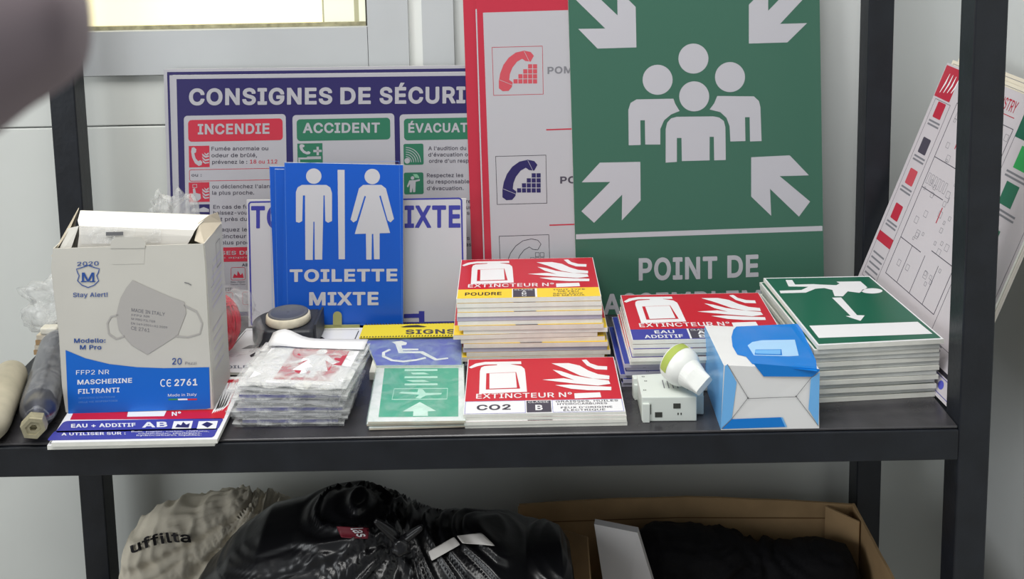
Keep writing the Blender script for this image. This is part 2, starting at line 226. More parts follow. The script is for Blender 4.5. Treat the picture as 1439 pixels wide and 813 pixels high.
    'n': (410, '349 300 355 274 357 251 356 1 299 0 296 1 296 240 294 260 286 286 273 304 255 318 232 327 214 329 198 329 172 322 148 309 135 295 126 283 119 266 115 247 114 227 113 1 110 0 53 0 53 378 111 378 112 313 131 342 139 351 151 361 174 373 204 383 244 384 255 382 274 377 294 369 312 357 329 339 340 322'),
    'o': (415, '370 262 380 221 381 200 380 154 371 117 359 86 342 57 323 35 299 16 271 3 240 -5 207 -8 175 -5 144 3 117 16 93 35 72 58 56 85 45 113 42 126 37 151 34 187 37 224 44 260 59 296 74 320 96 343 116 359 145 374 178 383 198 384 236 383 270 374 298 360 327 337 343 317 354 299 359 290', '307 257 297 279 286 295 277 304 253 320 232 328 201 330 182 327 164 321 155 316 143 309 130 295 118 278 108 258 102 235 98 211 96 187 98 164 102 140 108 117 118 97 132 78 145 66 163 55 185 49 207 46 230 49 252 55 271 67 287 82 297 96 306 115 314 140 319 167 318 216 314 235'),
    'p': (424, '370 292 381 260 389 223 390 201 389 156 381 117 373 93 367 79 354 56 333 32 313 16 290 4 259 -6 228 -8 209 -7 189 -3 164 9 147 21 133 37 119 57 114 58 113 -142 110 -143 53 -143 53 378 111 378 112 321 112 319 115 319 119 320 136 344 145 353 172 373 189 379 212 384 239 384 255 383 265 380 286 374 312 361 317 358 335 342 351 324', '316 260 306 282 292 301 279 311 263 321 244 328 227 330 213 330 201 329 182 323 160 311 145 296 135 283 126 265 118 241 114 215 113 188 114 163 118 139 123 121 135 95 148 77 162 65 179 55 199 49 220 47 241 49 262 55 280 67 296 82 305 96 316 118 323 140 327 159 328 210 324 237'),
    'q': (424, '371 377 372 -141 369 -143 313 -143 311 -142 311 -140 310 58 307 59 305 57 287 30 266 12 243 0 226 -5 216 -7 196 -8 166 -6 137 3 111 16 89 34 70 57 55 83 44 113 36 153 34 189 36 226 43 261 55 293 71 321 92 345 110 360 138 374 163 382 186 384 213 384 236 379 253 373 270 362 289 344 306 320 310 319 313 321 313 378 368 379', '300 262 289 283 274 303 262 312 246 322 223 329 209 330 185 329 163 322 144 310 129 296 118 281 108 261 102 238 98 214 96 189 98 164 102 140 109 117 117 99 122 91 131 79 144 67 162 55 178 50 204 47 216 48 226 49 246 55 263 65 280 80 289 94 298 113 306 139 311 165 312 182 311 213 307 239'),
    'r': (259, '242 382 242 324 202 326 172 320 158 314 144 305 133 293 126 284 119 269 116 258 114 237 113 1 111 0 54 0 53 3 53 377 56 379 111 378 112 323 113 321 115 322 125 340 142 359 151 366 170 376 193 383 205 385 225 385 241 384'),
    's': (365, '318 307 323 292 322 290 269 278 267 279 258 297 250 309 242 316 229 324 206 332 192 333 169 332 148 326 132 318 119 304 111 292 109 277 110 264 115 253 123 244 136 235 168 224 260 200 286 187 308 169 320 152 327 133 331 112 331 100 329 83 323 66 311 46 305 38 298 31 281 18 260 6 236 -2 208 -7 182 -8 158 -7 133 -3 112 3 99 9 75 25 62 38 49 55 41 73 37 91 38 95 93 106 103 84 112 71 124 60 148 50 161 47 181 45 206 47 227 53 244 62 259 77 265 89 268 106 266 114 260 128 253 137 242 144 218 153 149 170 118 180 92 192 72 208 60 224 56 232 50 250 47 274 49 294 54 311 67 334 82 350 94 359 116 370 132 376 167 384 206 384 236 378 253 372 272 362 285 353 300 338'),
    't': (227, '203 377 203 327 128 327 126 325 126 98 127 84 130 70 136 61 144 55 157 51 170 50 179 50 199 54 202 53 212 3 210 1 199 -2 175 -4 139 -1 113 7 92 21 77 41 69 61 65 94 64 325 62 327 6 327 6 377 8 379 64 380 65 468 65 470 69 471 125 470 126 379 201 379'),
    'u': (410, '356 377 356 1 298 1 297 65 279 37 257 17 234 5 208 -3 181 -5 159 -3 139 1 117 10 97 23 82 39 69 59 60 82 54 110 53 138 53 378 110 379 113 377 114 146 116 117 124 94 137 75 143 70 154 61 172 54 200 50 217 51 234 55 249 62 260 69 273 81 281 94 290 114 296 137 296 377 300 379 354 379'),
    'v': (389, '370 377 227 2 223 0 163 0 18 378 21 379 81 379 85 377 170 140 195 60 217 135 304 377 309 379 367 379'),
    'w': (567, '544 377 428 0 371 0 368 1 313 192 285 302 283 305 259 211 199 1 195 0 138 0 28 362 24 376 25 378 84 379 87 377 146 167 170 69 193 167 252 378 313 379 316 377 362 213 382 135 391 93 397 70 421 167 480 377 484 379 542 379'),
    'x': (379, '350 378 337 357 241 216 225 191 348 14 357 2 357 0 287 0 219 103 189 154 187 152 161 105 91 1 87 0 22 0 32 16 154 194 153 197 39 364 31 376 31 378 97 379 101 377 169 271 185 242 191 233 211 270 233 306 281 378 285 379'),
    'y': (389, '370 377 205 -55 197 -74 188 -91 176 -109 166 -118 153 -128 139 -136 128 -140 108 -144 83 -145 58 -142 48 -139 48 -135 61 -87 68 -86 93 -90 103 -89 113 -86 123 -80 137 -65 145 -50 163 -1 18 378 21 379 81 379 85 377 170 140 194 62 196 65 217 135 304 377 309 379 367 379'),
    'z': (380, '332 377 332 330 127 61 126 58 126 56 129 56 337 56 339 52 338 1 42 0 42 42 43 47 254 320 253 322 250 323 49 323 48 326 48 378 329 379'),
    'é': (404, '357 281 366 254 371 221 371 171 369 169 100 169 97 167 98 152 102 127 110 105 119 91 136 72 151 61 169 53 191 48 212 46 240 49 254 53 276 65 287 75 293 81 305 103 307 105 364 91 364 89 359 75 349 57 335 39 321 27 302 14 284 4 260 -3 236 -7 214 -8 178 -5 145 3 117 16 92 35 73 57 56 84 44 117 37 151 34 187 36 223 44 258 55 290 73 319 89 337 104 351 114 358 143 373 176 383 220 384 248 379 265 374 284 366 302 355 315 345 331 328 346 306', '298 268 287 287 278 300 262 314 251 320 245 323 223 329 198 330 181 328 165 323 148 314 129 298 109 270 102 251 97 230 97 222 100 221 307 221 309 223 305 246', '291 528 289 523 227 430 223 429 178 429 178 431 225 528'),
    'è': (404, '357 281 366 254 371 221 371 171 369 169 100 169 97 167 98 152 102 127 110 105 119 91 136 72 151 61 169 53 191 48 212 46 240 49 254 53 276 65 287 75 293 81 305 103 307 105 364 91 364 89 359 75 349 57 335 39 321 27 302 14 284 4 260 -3 236 -7 214 -8 178 -5 145 3 117 16 92 35 73 57 56 84 44 117 37 151 34 187 36 223 44 258 55 290 73 319 89 337 104 351 114 358 143 373 176 383 220 384 248 379 265 374 284 366 302 355 315 345 331 328 346 306', '298 268 287 287 278 300 262 314 251 320 245 323 223 329 198 330 181 328 165 323 148 314 129 298 109 270 102 251 97 230 97 222 100 221 307 221 309 223 305 246', '229 431 229 429 227 429 180 429 123 515 116 526 116 528 182 528'),
    'à': (389, '330 300 336 275 337 260 336 1 277 0 277 49 274 52 271 50 260 34 252 25 242 16 229 8 215 1 199 -4 171 -8 159 -9 137 -7 115 -3 94 5 81 12 61 28 48 45 38 63 32 85 30 108 32 127 36 146 44 162 51 172 62 183 77 192 95 201 112 207 127 212 181 221 226 226 257 231 265 235 271 240 274 247 276 254 275 274 272 284 266 298 260 307 249 316 240 322 229 326 208 331 183 331 165 328 155 324 136 315 125 308 112 294 101 276 98 275 42 291 51 313 64 330 81 348 94 357 113 367 128 373 151 380 169 383 213 384 254 375 271 369 287 359 300 350 313 334 322 319', '275 187 274 188 266 184 220 174 164 167 148 163 135 159 114 148 101 136 97 130 93 117 92 105 93 94 96 82 100 75 108 65 123 55 143 48 169 45 191 47 211 51 228 59 239 66 245 71 256 83 263 94 271 112 276 133', '214 431 214 429 212 429 165 429 108 515 101 526 101 528 168 528'),
    'û': (410, '356 377 356 1 298 1 297 65 279 37 257 17 234 5 208 -3 181 -5 159 -3 139 1 117 10 97 23 82 39 69 59 60 82 54 110 53 138 53 378 110 379 113 377 114 146 116 117 124 94 137 75 143 70 154 61 172 54 200 50 217 51 234 55 249 62 260 69 273 81 281 94 290 114 296 137 296 377 300 379 354 379', '313 438 313 436 311 435 253 435 205 494 202 491 156 435 99 435 96 436 98 440 170 522 175 528 179 529 234 528'),
    'É': (419, '371 507 372 454 370 452 125 451 125 286 353 286 355 283 355 233 354 230 351 229 125 228 125 60 125 58 128 57 373 57 375 53 374 1 60 0 60 508 368 509', '305 658 305 656 241 559 237 558 192 558 201 579 239 658'),
    '0': (453, '384 394 397 350 404 301 405 272 404 207 397 157 385 117 370 82 359 64 347 47 323 24 295 7 262 -3 227 -7 192 -3 158 7 130 24 106 47 84 79 69 113 58 151 50 202 48 254 50 304 57 352 69 395 85 431 105 459 127 481 159 502 194 513 221 516 233 516 259 513 296 501 321 485 342 467 349 459 367 432', '323 384 320 393 310 409 304 419 289 436 270 449 252 456 231 460 206 458 181 448 165 437 159 430 148 417 134 393 123 365 115 332 111 295 109 254 111 213 115 177 124 141 134 115 147 92 163 74 182 60 204 52 227 50 249 52 271 60 290 74 305 90 321 119 330 145 339 179 344 239 343 290 339 329 330 364'),
    '1': (453, '275 507 276 56 279 55 389 55 391 52 390 1 387 0 77 0 76 4 76 52 77 55 209 55 211 56 212 58 211 446 210 447 207 447 87 359 86 362 86 426 197 508 272 509'),
    '2': (453, '372 422 380 395 381 358 377 337 370 316 361 296 338 262 317 234 266 179 155 63 153 58 156 57 387 57 389 53 388 1 64 0 64 44 65 48 251 247 281 280 301 309 311 328 316 342 320 360 320 385 315 404 308 418 300 429 286 441 272 449 255 456 227 460 208 459 189 454 171 446 160 438 147 425 139 413 132 399 128 380 128 366 126 362 67 362 66 363 68 390 75 418 86 442 94 453 101 463 120 481 140 494 166 506 193 513 218 516 251 514 280 507 305 497 326 483 347 463 361 444'),
    '3': (453, '371 507 371 460 223 291 225 290 251 290 276 287 308 276 336 260 355 243 369 224 383 197 392 170 393 155 393 138 390 114 383 91 377 79 369 65 357 48 333 27 309 12 281 2 250 -5 218 -7 189 -5 163 0 147 5 133 10 108 22 88 38 71 56 58 77 48 104 45 125 45 131 108 132 109 130 112 115 118 99 124 90 137 76 150 66 165 59 188 53 218 50 238 51 258 55 277 62 291 69 309 85 317 97 323 109 327 122 329 130 329 159 321 184 315 197 307 209 294 221 276 233 253 241 225 247 159 248 157 249 157 296 158 300 287 446 287 451 71 452 70 455 70 508 368 509'),
    '4': (453, '309 508 308 504 109 164 112 163 281 163 282 316 285 318 342 317 343 164 345 163 412 162 413 108 412 106 410 105 343 104 343 2 340 0 282 1 282 101 280 105 43 105 40 105 40 107 40 158 246 507 249 509'),
    '5': (453, '365 507 366 454 364 452 151 451 135 302 136 301 147 310 165 319 185 327 196 331 216 334 236 334 271 329 293 321 314 310 329 300 347 283 369 252 379 230 386 209 391 182 391 156 389 135 380 100 364 69 351 50 334 34 309 15 282 3 252 -4 220 -7 188 -4 165 1 142 10 118 25 106 35 99 41 83 60 71 82 63 105 61 129 121 130 122 128 126 112 130 101 136 92 148 78 163 66 173 60 185 55 204 51 221 50 240 51 259 56 276 64 291 75 305 91 314 104 322 123 328 154 327 180 321 202 314 220 304 236 289 252 276 261 256 270 235 276 224 277 205 277 186 274 153 262 138 254 128 246 68 253 68 261 96 507 100 509 362 509'),
    '6': (453, '320 508 313 496 178 299 210 312 226 314 261 313 290 305 315 295 337 280 356 261 369 241 379 217 386 190 389 167 388 131 380 102 367 72 351 48 333 30 310 14 284 3 269 -1 256 -4 226 -7 197 -4 168 3 142 15 118 32 101 50 83 76 73 101 66 131 64 162 65 185 71 212 80 239 93 268 112 302 251 507 255 509', '322 195 313 214 295 239 280 250 262 259 240 265 213 265 194 260 177 253 163 244 146 226 138 214 131 197 126 179 125 158 126 139 131 119 137 103 148 86 159 74 174 63 190 55 208 50 226 48 244 50 265 56 279 63 293 73 303 85 313 100 321 117 327 142 327 174'),
    '7': (453, '390 507 390 448 165 1 162 0 98 0 99 4 273 349 323 449 322 451 319 452 63 452 62 455 62 508 387 509'),
    '8': (453, '373 428 380 402 382 376 380 356 372 331 358 307 343 289 323 276 300 266 301 265 318 260 336 251 358 235 366 227 379 208 387 194 395 175 401 141 399 111 391 85 379 64 362 42 341 25 324 15 317 11 289 1 258 -5 226 -7 209 -6 194 -5 164 1 136 11 111 25 91 42 79 56 74 62 62 84 54 110 52 135 53 155 58 176 65 195 75 212 85 225 99 240 116 251 130 258 149 264 152 266 147 269 129 276 109 289 93 308 80 330 73 355 70 380 73 404 79 428 89 448 102 465 123 484 145 497 168 507 201 515 217 516 250 515 281 508 305 498 327 485 348 467 363 446', '330 172 322 188 313 201 296 214 282 223 264 230 242 235 211 235 188 230 170 223 153 212 138 200 129 187 122 173 117 157 115 139 117 122 121 106 129 91 139 79 152 69 167 60 185 54 207 50 226 49 246 50 267 54 285 60 300 69 313 79 324 93 331 107 337 133 336 154', '314 406 306 422 293 438 278 447 259 455 239 460 213 460 190 454 162 441 151 429 138 407 134 391 133 376 134 360 138 344 145 330 154 318 165 308 180 299 194 294 209 291 225 290 243 291 260 294 274 300 289 309 306 329 313 343 319 364 319 388'),
    '9': (453, '380 407 387 380 389 358 388 325 383 298 372 268 364 251 338 204 304 152 201 1 197 0 131 0 139 13 274 210 257 202 231 195 218 195 184 198 161 203 137 214 115 230 99 246 83 269 74 289 66 323 64 352 66 381 73 411 85 436 105 464 121 480 142 493 169 506 193 512 219 516 233 516 253 514 284 506 311 493 331 479 353 456 367 435', '322 389 313 408 300 428 281 444 262 454 240 460 212 460 191 454 175 446 163 438 148 422 138 407 131 390 127 371 125 352 127 332 130 317 138 295 149 279 170 260 185 252 203 246 226 243 244 245 263 249 277 256 293 267 304 278 321 310 327 336 327 367'),
    ' ': (188,),
    "'": (206, '135 507 128 321 127 318 125 318 79 318 78 320 70 507 71 508 75 509 133 509'),
    ',': (188, '136 69 84 -118 81 -119 39 -119 40 -107 68 69 72 71 133 71'),
    '.': (188, '139 54 141 49 141 32 134 17 128 9 119 2 107 -3 95 -4 84 -3 73 1 63 9 56 17 51 29 50 41 51 52 56 65 72 80 84 85 98 87 117 81 130 71 135 63'),
    ':': (188, '139 54 141 49 141 32 134 17 128 9 119 2 107 -3 95 -4 84 -3 73 1 63 9 56 17 51 29 50 41 51 52 56 65 72 80 84 85 98 87 117 81 130 71 135 63', '139 329 141 324 141 307 134 293 126 283 118 277 107 272 95 271 84 272 73 277 62 285 55 294 51 304 50 316 51 327 56 340 66 351 74 356 84 360 98 362 109 359 119 355 129 347 134 340'),
    '!': (196, '141 55 143 49 143 32 138 19 122 2 113 -2 97 -4 86 -3 75 1 65 10 58 18 56 23 52 41 54 52 57 61 60 66 69 76 82 83 89 86 105 86 118 81 128 75 135 68 138 63', '131 507 129 175 127 161 125 160 68 160 67 163 63 507 67 509 129 509'),
    '-': (453, '336 242 337 190 335 188 117 188 114 189 114 241 115 244 333 244'),
    '+': (453, '390 224 391 174 389 172 255 171 255 37 253 34 200 34 198 35 197 171 64 172 61 173 61 223 62 226 197 227 198 360 199 364 252 364 254 362 255 226 387 226'),
    '°': (316, '266 436 272 415 273 392 272 380 266 358 256 339 244 321 233 311 216 298 198 290 178 285 158 283 138 285 119 290 105 296 83 311 71 323 59 340 50 358 45 378 43 397 45 417 51 439 59 455 69 470 85 486 100 496 120 506 141 512 163 513 181 511 199 505 217 496 230 487 246 472 256 456', '218 419 207 439 192 451 181 457 165 462 150 462 137 458 125 452 115 444 107 436 99 422 95 397 98 376 103 366 111 355 117 349 135 338 148 335 157 334 169 335 180 338 190 343 205 354 212 365 218 376 222 391 222 406'),
}
_tc = {}; _tl = {}
def text_shape(s, off):
    """outline text as flat faces; off thickens the strokes"""
    if (s, off) in _tc: return _tc[(s, off)]
    c = bpy.data.curves.new('text', 'CURVE'); c.dimensions = '2D'; c.fill_mode = 'BOTH'
    x = 0.0; rib = []
    for ch in s:
        g = GLYPHS.get(ch) or GLYPHS['-']
        for sp in g[1:]:
            q = [int(k)/1000 for k in sp.split()]
            n = len(q)//2; p = c.splines.new('POLY'); p.points.add(n-1); p.use_cyclic_u = True
            for i in range(n): p.points[i].co = (q[2*i]+x, q[2*i+1], 0, 1)
            rib.append([Vector((q[2*i]+x, q[2*i+1])) for i in range(n)])
        x += g[0]/1000 + off*1.5
    o = bpy.data.objects.new('text', c); me = o.to_mesh()
    vs = [(v.co.x, v.co.y) for v in me.vertices]; fs = []
    for p in me.polygons:
        t = tuple(p.vertices)
        fs.append(t if p.normal.z > 0 else t[::-1])
    o.to_mesh_clear(); bpy.data.objects.remove(o); bpy.data.curves.remove(c)
    vs = [vs[i] for f_ in fs for i in f_]; k0 = 0; ff = []; fl_ = []       # overlapping strokes must not be exactly coplanar
    for k, f_ in enumerate(fs): ff.append(tuple(range(k0, k0+len(f_)))); k0 += len(f_); fl_ += [(k % 9)*.04]*len(f_)
    fs = ff; lift = []
    if off:                                             # thicken: a band along every contour
        for ri, q in enumerate(rib):
            q = [p for i, p in enumerate(q) if (p-q[i-1]).length > .002]
            n = len(q); k0 = len(vs); lift += [.42+.12*(ri % 4)]*(2*n)
            for i in range(n):
                d0 = (q[i]-q[i-1]).normalized(); d1 = (q[(i+1) % n]-q[i]).normalized()
                m_ = Vector((-(d0+d1).y, (d0+d1).x)); m_ = m_.normalized() if m_.length > 1e-4 else Vector((-d1.y, d1.x))
                k = off/max(.6, m_.dot(Vector((-d1.y, d1.x))))
                vs += [tuple(q[i]), tuple(q[i]+m_*k)]
            for i in range(n):
                j = (i+1) % n; fs.append((k0+2*i, k0+2*j, k0+2*j+1, k0+2*i+1))
    _tl[(s, off)] = fl_ + lift; _tc[(s, off)] = (vs, fs); return vs, fs
def cap(off):
    vs, _ = text_shape('H', off); ys = [y for x, y in vs]; return min(ys), max(ys)

class Face:
    """a printed face: local axes ux, uy, normal n; drawn shapes go into named parts"""
    def __init__(s, O, ux, uy):
        s.O = Vector(O); s.ux = Vector(ux).normalized(); s.uy = Vector(uy).normalized(); s.n = s.ux.cross(s.uy); s.parts = {}
        s.zx, s.zy, s.zs = 0, 0, 1; s.ref = s; s.bmin = -9
    def zoom(s, x0, y0, sc): s.zx, s.zy, s.zs = x0, y0, sc; return s
    def px(s, u, v):                # photo position (in the current crop) -> local 2D on the plane
        r = s.ref; d = ray(r.zx+u/r.zs, r.zy+v/r.zs); p = CAM + d*((r.O-CAM).dot(r.n)/d.dot(r.n)) - r.O
        return (p.dot(r.ux), max(p.dot(r.uy), s.bmin))
    def W(s, a, lift=0): return s.O + s.ux*a[0] + s.uy*a[1] + s.n*lift
    def part(s, name): return s.parts.setdefault(name, MB())
    def poly(s, pts, m, layer=1, part='panel', local=False):
        q = [p if local else s.px(*p) for p in pts]
        tris = tessellate_polygon([[Vector((a, b, 0)) for a, b in q]])
        out = []
        for t in tris:
            a, b, c = (Vector(q[i]) for i in t)
            cr = (b-a).x*(c-a).y - (b-a).y*(c-a).x
            out.append(t if cr > 0 else (t[0], t[2], t[1]))
        s.part(part).add([s.W(p, 0.00018*layer) for p in q], out, m)
    def rect(s, u0, v0, u1, v1, m, layer=1, part='panel', r=0, local=False, wd=0):
        a, b = ((u0, v0), (u1, v1)) if local else (s.px(u0, v0), s.px(u1, v1))
        x0, x1 = sorted((a[0], b[0])); y0, y1 = sorted((a[1], b[1]))
        def ring(i, r):
            X0, X1, Y0, Y1 = x0+i, x1-i, y0+i, y1-i
            if r <= 0: return [(X0, Y0), (X1, Y0), (X1, Y1), (X0, Y1)]
            return [(cx+r*math.cos(t), cy+r*math.sin(t)) for cx, cy, t0 in ((X0+r, Y0+r, math.pi), (X1-r, Y0+r, 1.5*math.pi), (X1-r, Y1-r, 0), (X0+r, Y1-r, .5*math.pi)) for t in [t0+k*math.pi/10 for k in range(6)]]
        if not wd: return s.poly(ring(0, r), m, layer, part, True)
        A = ring(0, r); B = ring(wd, max(r-wd, 0.0001) if r else 0); n = len(A)
        s.part(part).add([s.W(p, 0.00018*layer) for p in A+B], [(i, (i+1) % n, n+(i+1) % n, n+i) for i in range(n)], m)
    def circle(s, u, v, ru, m, layer=1, part='panel', local=False, squash=1, k=32):
        c = (u, v) if local else s.px(u, v); r = ru if local else abs(s.px(u+ru, v)[0]-c[0])
        s.poly([(c[0]+r*math.cos(2*math.pi*i/k), c[1]+squash*r*math.sin(2*math.pi*i/k)) for i in range(k)], m, layer, part, True)
    def line(s, pts, wd, m, layer=1, part='panel', local=False, closed=False, taper=None):
        q = [Vector(p if local else s.px(*p)) for p in pts]; N = len(q); A = []; B = []
        for i in range(N):
            a = q[(i-1) % N] if (closed or i) else q[i]; b = q[(i+1) % N] if (closed or i < N-1) else q[i]
            d = (b-a).normalized(); nn = Vector((-d.y, d.x)); h = wd/2*(taper[i] if taper else 1)
            A.append(q[i]-nn*h); B.append(q[i]+nn*h)
        M = N if closed else N-1
        s.part(part).add([s.W(p, 0.00018*layer) for p in A+B], [(i, (i+1) % N, N+(i+1) % N, N+i) for i in range(M)], m)
    def text(s, t, u0, v0, u1, v1, h, m, layer=2, part='lettering', off=0.021, local=False):
        """baseline from (u0,v0) to (u1,v1), capital height h"""
        off = off*1.25 if off >= .016 else off
        vs, fs = text_shape(t, off); xs = [x for x, y in vs]; X0, X1 = min(xs), max(xs); lo, hi = cap(off)
        p0 = Vector((u0, v0) if local else s.px(u0, v0)); p1 = Vector((u1, v1) if local else s.px(u1, v1))
        hv = Vector((0, h)) if local else Vector(s.px(u0, v0-h))-p0
        q = [p0 + (p1-p0)*((x-X0)/(X1-X0)) + hv*((y-lo)/(hi-lo)) for x, y in vs]
        if part == 'lettering': part = 'lettering#'+t if hv.length > .0085 else 'small_print'
        s.part(part).add([s.W(p, 0.00018*(layer+l)) for p, l in zip(q, _tl[(t, off)])], fs, m)
    def board(s, quad, th, mface, medge, part='panel', local=False):
        q = [p if local else s.px(*p) for p in quad]       # TL TR BR BL
        q = [q[3], q[2], q[1], q[0]]
        s.part(part).hexa([s.W(p, -th) for p in q], [s.W(p, 0) for p in q], medge, mface)
        s.q = q
        return q
    def finish(s, name, label, cat, loc=None, group=None, labels=None):
        if loc is None: loc = min((s.W(p) for p in s.q), key=lambda p: p.z)
        t = thing(name, label, cat, loc, group)
        emit_parts(s, t)
        return t
def emit_parts(f, t):
    """'a>b' makes b a piece of part a; what follows '#' only keeps like pieces apart"""
    made = {}
    for k in sorted(f.parts, key=lambda k: '>' in k):
        up_, _, nm = k.rpartition('>')
        made[k] = f.parts[k].build(nm.split('#')[0], made.get(up_, t))
def leaning(y0, slope, z0=0):       # a face that leans back: y = y0 + slope*z
    f = Face(P(0, y0, z0), (1, 0, 0), (0, slope, 1)); f.bmin = .0006; return f
def flat(z): return Face(P(0, 0, z), (1, 0, 0), (0, 1, 0))
ORD = 'topmost second third fourth fifth sixth seventh eighth ninth tenth eleventh twelfth thirteenth fourteenth fifteenth sixteenth'.split()

# ------------------------------------------------------------------ the setting
WALL = mat('painted_wall', (206, 209, 208), 0.6, 0.3, noise_amt=0.03, noise_scale=5)
PANELW = mat('white_door_panel', (208, 211, 207), 0.45, 0.4, noise_amt=0.025, noise_scale=7)
FRAMEW = mat('white_aluminium', (182, 185, 187), 0.4, 0.4, noise_amt=0.03, noise_scale=9)
SEAM = mat('panel_seam', (138, 140, 138), 0.7, 0.2)
YW = 0.455; XR = 0.758
def struct(name, mb):
    o = mb.build(name); o['kind'] = 'structure'; return o
b = MB(); b.box(-2.4, XR+.05, -2.2, YW+.1, -0.05, 0, mat('floor_tile', (150, 148, 142), 0.5, 0.4, noise_amt=0.1), True); struct('floor', b)
b = MB(); b.box(-0.13, XR+.1, YW, YW+.1, -0.299, 1.7, WALL); b.box(-0.13, XR+.1, YW+.012, YW+.1, -SZ, -0.299, WALL); b.box(-2.4, -0.13, YW+.012, YW+.1, -SZ, 0.44, WALL)
b.box(-2.4, -0.13, YW+.012, YW+.1, 1.25, 1.7, WALL); struct('wall_back', b)
b = MB(); b.box(XR, XR+.1, -0.9, YW, -SZ, 1.7, WALL); struct('wall_right', b)
# white plank panelling under the window
b = MB()
zz = [-SZ, -0.30, 0.305, 0.394]
for i in range(3): b.box(-2.4, XR if i == 0 else -0.13, YW, YW+.012, zz[i]+.0012, zz[i+1]-.0012, PANELW)
b.box(-2.4, -0.13, YW+.006, YW+.012, -SZ, 0.394, SEAM)
bevel(struct('trim_1', b), 0.0015, 1)
# window: frame and pane
b = MB()
b.box(-2.4, -0.2435, YW-.012, YW+.03, 0.395, 0.4695, FRAMEW)                # bottom rail
b.box(-0.2425, -0.1745, YW-.012, YW+.03, 0.395, 1.25, FRAMEW)             # right stile
b.box(-0.1745, -0.1515, YW-.002, YW+.03, 0.395, 1.25, WPL)
b.box(-0.1515, -0.0985, YW-.010, YW+.03, 0.395, 1.25, FRAMEW)
b.box(-2.4, -0.2425, YW-.012, YW+.03, 1.18, 1.25, FRAMEW)
b.box(-2.4, -0.2475, YW+.004, YW+.012, 0.4695, 0.4760, mat('putty_bead', (150, 146, 118), 0.8, 0.2, noise_amt=0.3, noise_scale=80))
b.box(-0.2475, -0.2435, YW+.004, YW+.012, 0.4695, 1.18, mat('dark_gasket', (70, 68, 60), 0.7, 0.2))
struct('window_1', b)
b = MB(); pm = mat('sunlit_pane', (255, 244, 200), 0.3, 0.3, emit=0.70); pm2 = mat('sunlit_pane_grey', (214, 216, 196), 0.3, 0.3, emit=0.5); pm3 = mat('sunlit_pane_edge', (160, 158, 130), 0.3, 0.3, emit=0.45)  # panes glow by themselves in place of the daylit wall outside
for x0, x1, m in ((-2.4, -.322, pm), (-.322, -.319, pm3), (-.319, -.268, pm2), (-.268, -.260, pm3), (-.260, -.2435, pm2)): b.box(x0, x1, YW+.014, YW+.018, 0.46, 1.19, m)
o = b.build('pane'); o['kind'] = 'structure'; o.name = 'window_2'

# ------------------------------------------------------------------ the rack
rack = thing('storage_rack', 'black painted steel rack whose loaded shelf crosses the whole picture', 'rack', (-0.07, 0.2, 0))
LX0, LX1, RX0, RX1 = -0.744, -0.703, 0.566, 0.607
LOW = -0.50
b = MB(); b.box(LX1, RX0, 0.003, 0.397, -0.0035, 0, SHELFM); bevel(b.build('shelf_panel', rack), .001, 1)
b = MB(); b.box(LX1, RX0, 0.0, 0.04, -0.045, -0.004, BLACKM); bevel(b.build('front_rail', rack), .0015, 2)
b = MB(); b.box(LX1, RX0, 0.36, 0.40, -0.045, -0.004, BLACKM); bevel(b.build('back_rail', rack), .0015, 2)
b = MB(); b.box(LX1, RX0, 0.003, 0.397, LOW-.004, LOW, SHELFM); b.build('shelf_panel', rack)
b = MB(); b.box(LX1, RX0, 0.0, 0.04, LOW-.045, LOW-.0045, BLACKM); b.build('front_rail', rack)
b = MB(); b.box(LX1, RX0, 0.36, 0.40, LOW-.045, LOW-.0045, BLACKM); b.build('back_rail', rack)
for x0, x1 in ((LX0, LX1), (RX0, RX1)):
    for y0 in (0, 0.36):
        sh_ = .022 if (x0 < 0 and y0 == 0) else 0
        b = MB(); b.box(x0-sh_, x1-sh_, y0, y0+.04, -SZ+.001, 1.25, BLACKM); bevel(b.build('upright', rack), .002, 2)
    b = MB(); b.box(x0, x1, 0.04, 0.36, -0.045, -0.004, BLACKM); b.build('side_rail', rack)
    b = MB(); b.box(x0, x1, 0.04, 0.36, LOW-.045, LOW-.004, BLACKM); b.build('side_rail', rack)

# ------------------------------------------------------------------ pictogram pieces
def flames(f, pts_list, m, layer, part, local=False):
    for p in pts_list: f.poly(p, m, layer, part, local)
def phone(f, ox, oy, m, outline=False, part='pictogram'):
    """handset with a stair of keys, in the crop of the red poster"""
    sh = [(232, 160), (242, 172), (232, 190), (216, 188), (206, 181), (190, 190), (176, 208), (168, 228), (166, 246), (177, 254), (174, 268), (164, 280), (146, 281), (134, 272), (134, 250), (138, 226), (148, 200), (164, 178), (186, 162), (212, 156)]
    if outline: f.line([(a+ox, b+oy) for a, b in sh], 0.0009, m, 2, part, closed=True)
    else:
        f.poly([(a+ox, b+oy) for a, b in sh], m, 2, part)
        f.line([(212+ox, 158+oy), (228+ox, 190+oy)], 0.0006, WHITE, 3, part); f.line([(136+ox, 246+oy), (176+ox, 262+oy)], 0.0006, WHITE, 3, part)
    for r, n in enumerate((2, 3, 4, 5)):
        for c in range(n):
            x1 = 252-c*15+ox; y0 = 198+r*15.4+oy
            if outline: f.rect(x1-13, y0, x1, y0+13, m, 2, part, wd=0.0006)
            else: f.rect(x1-13, y0, x1, y0+13, m, 2, part)

FLATWHITE = WHITE
WHITE = mat('aged_poster_white', (164, 163, 169), .35, .4)
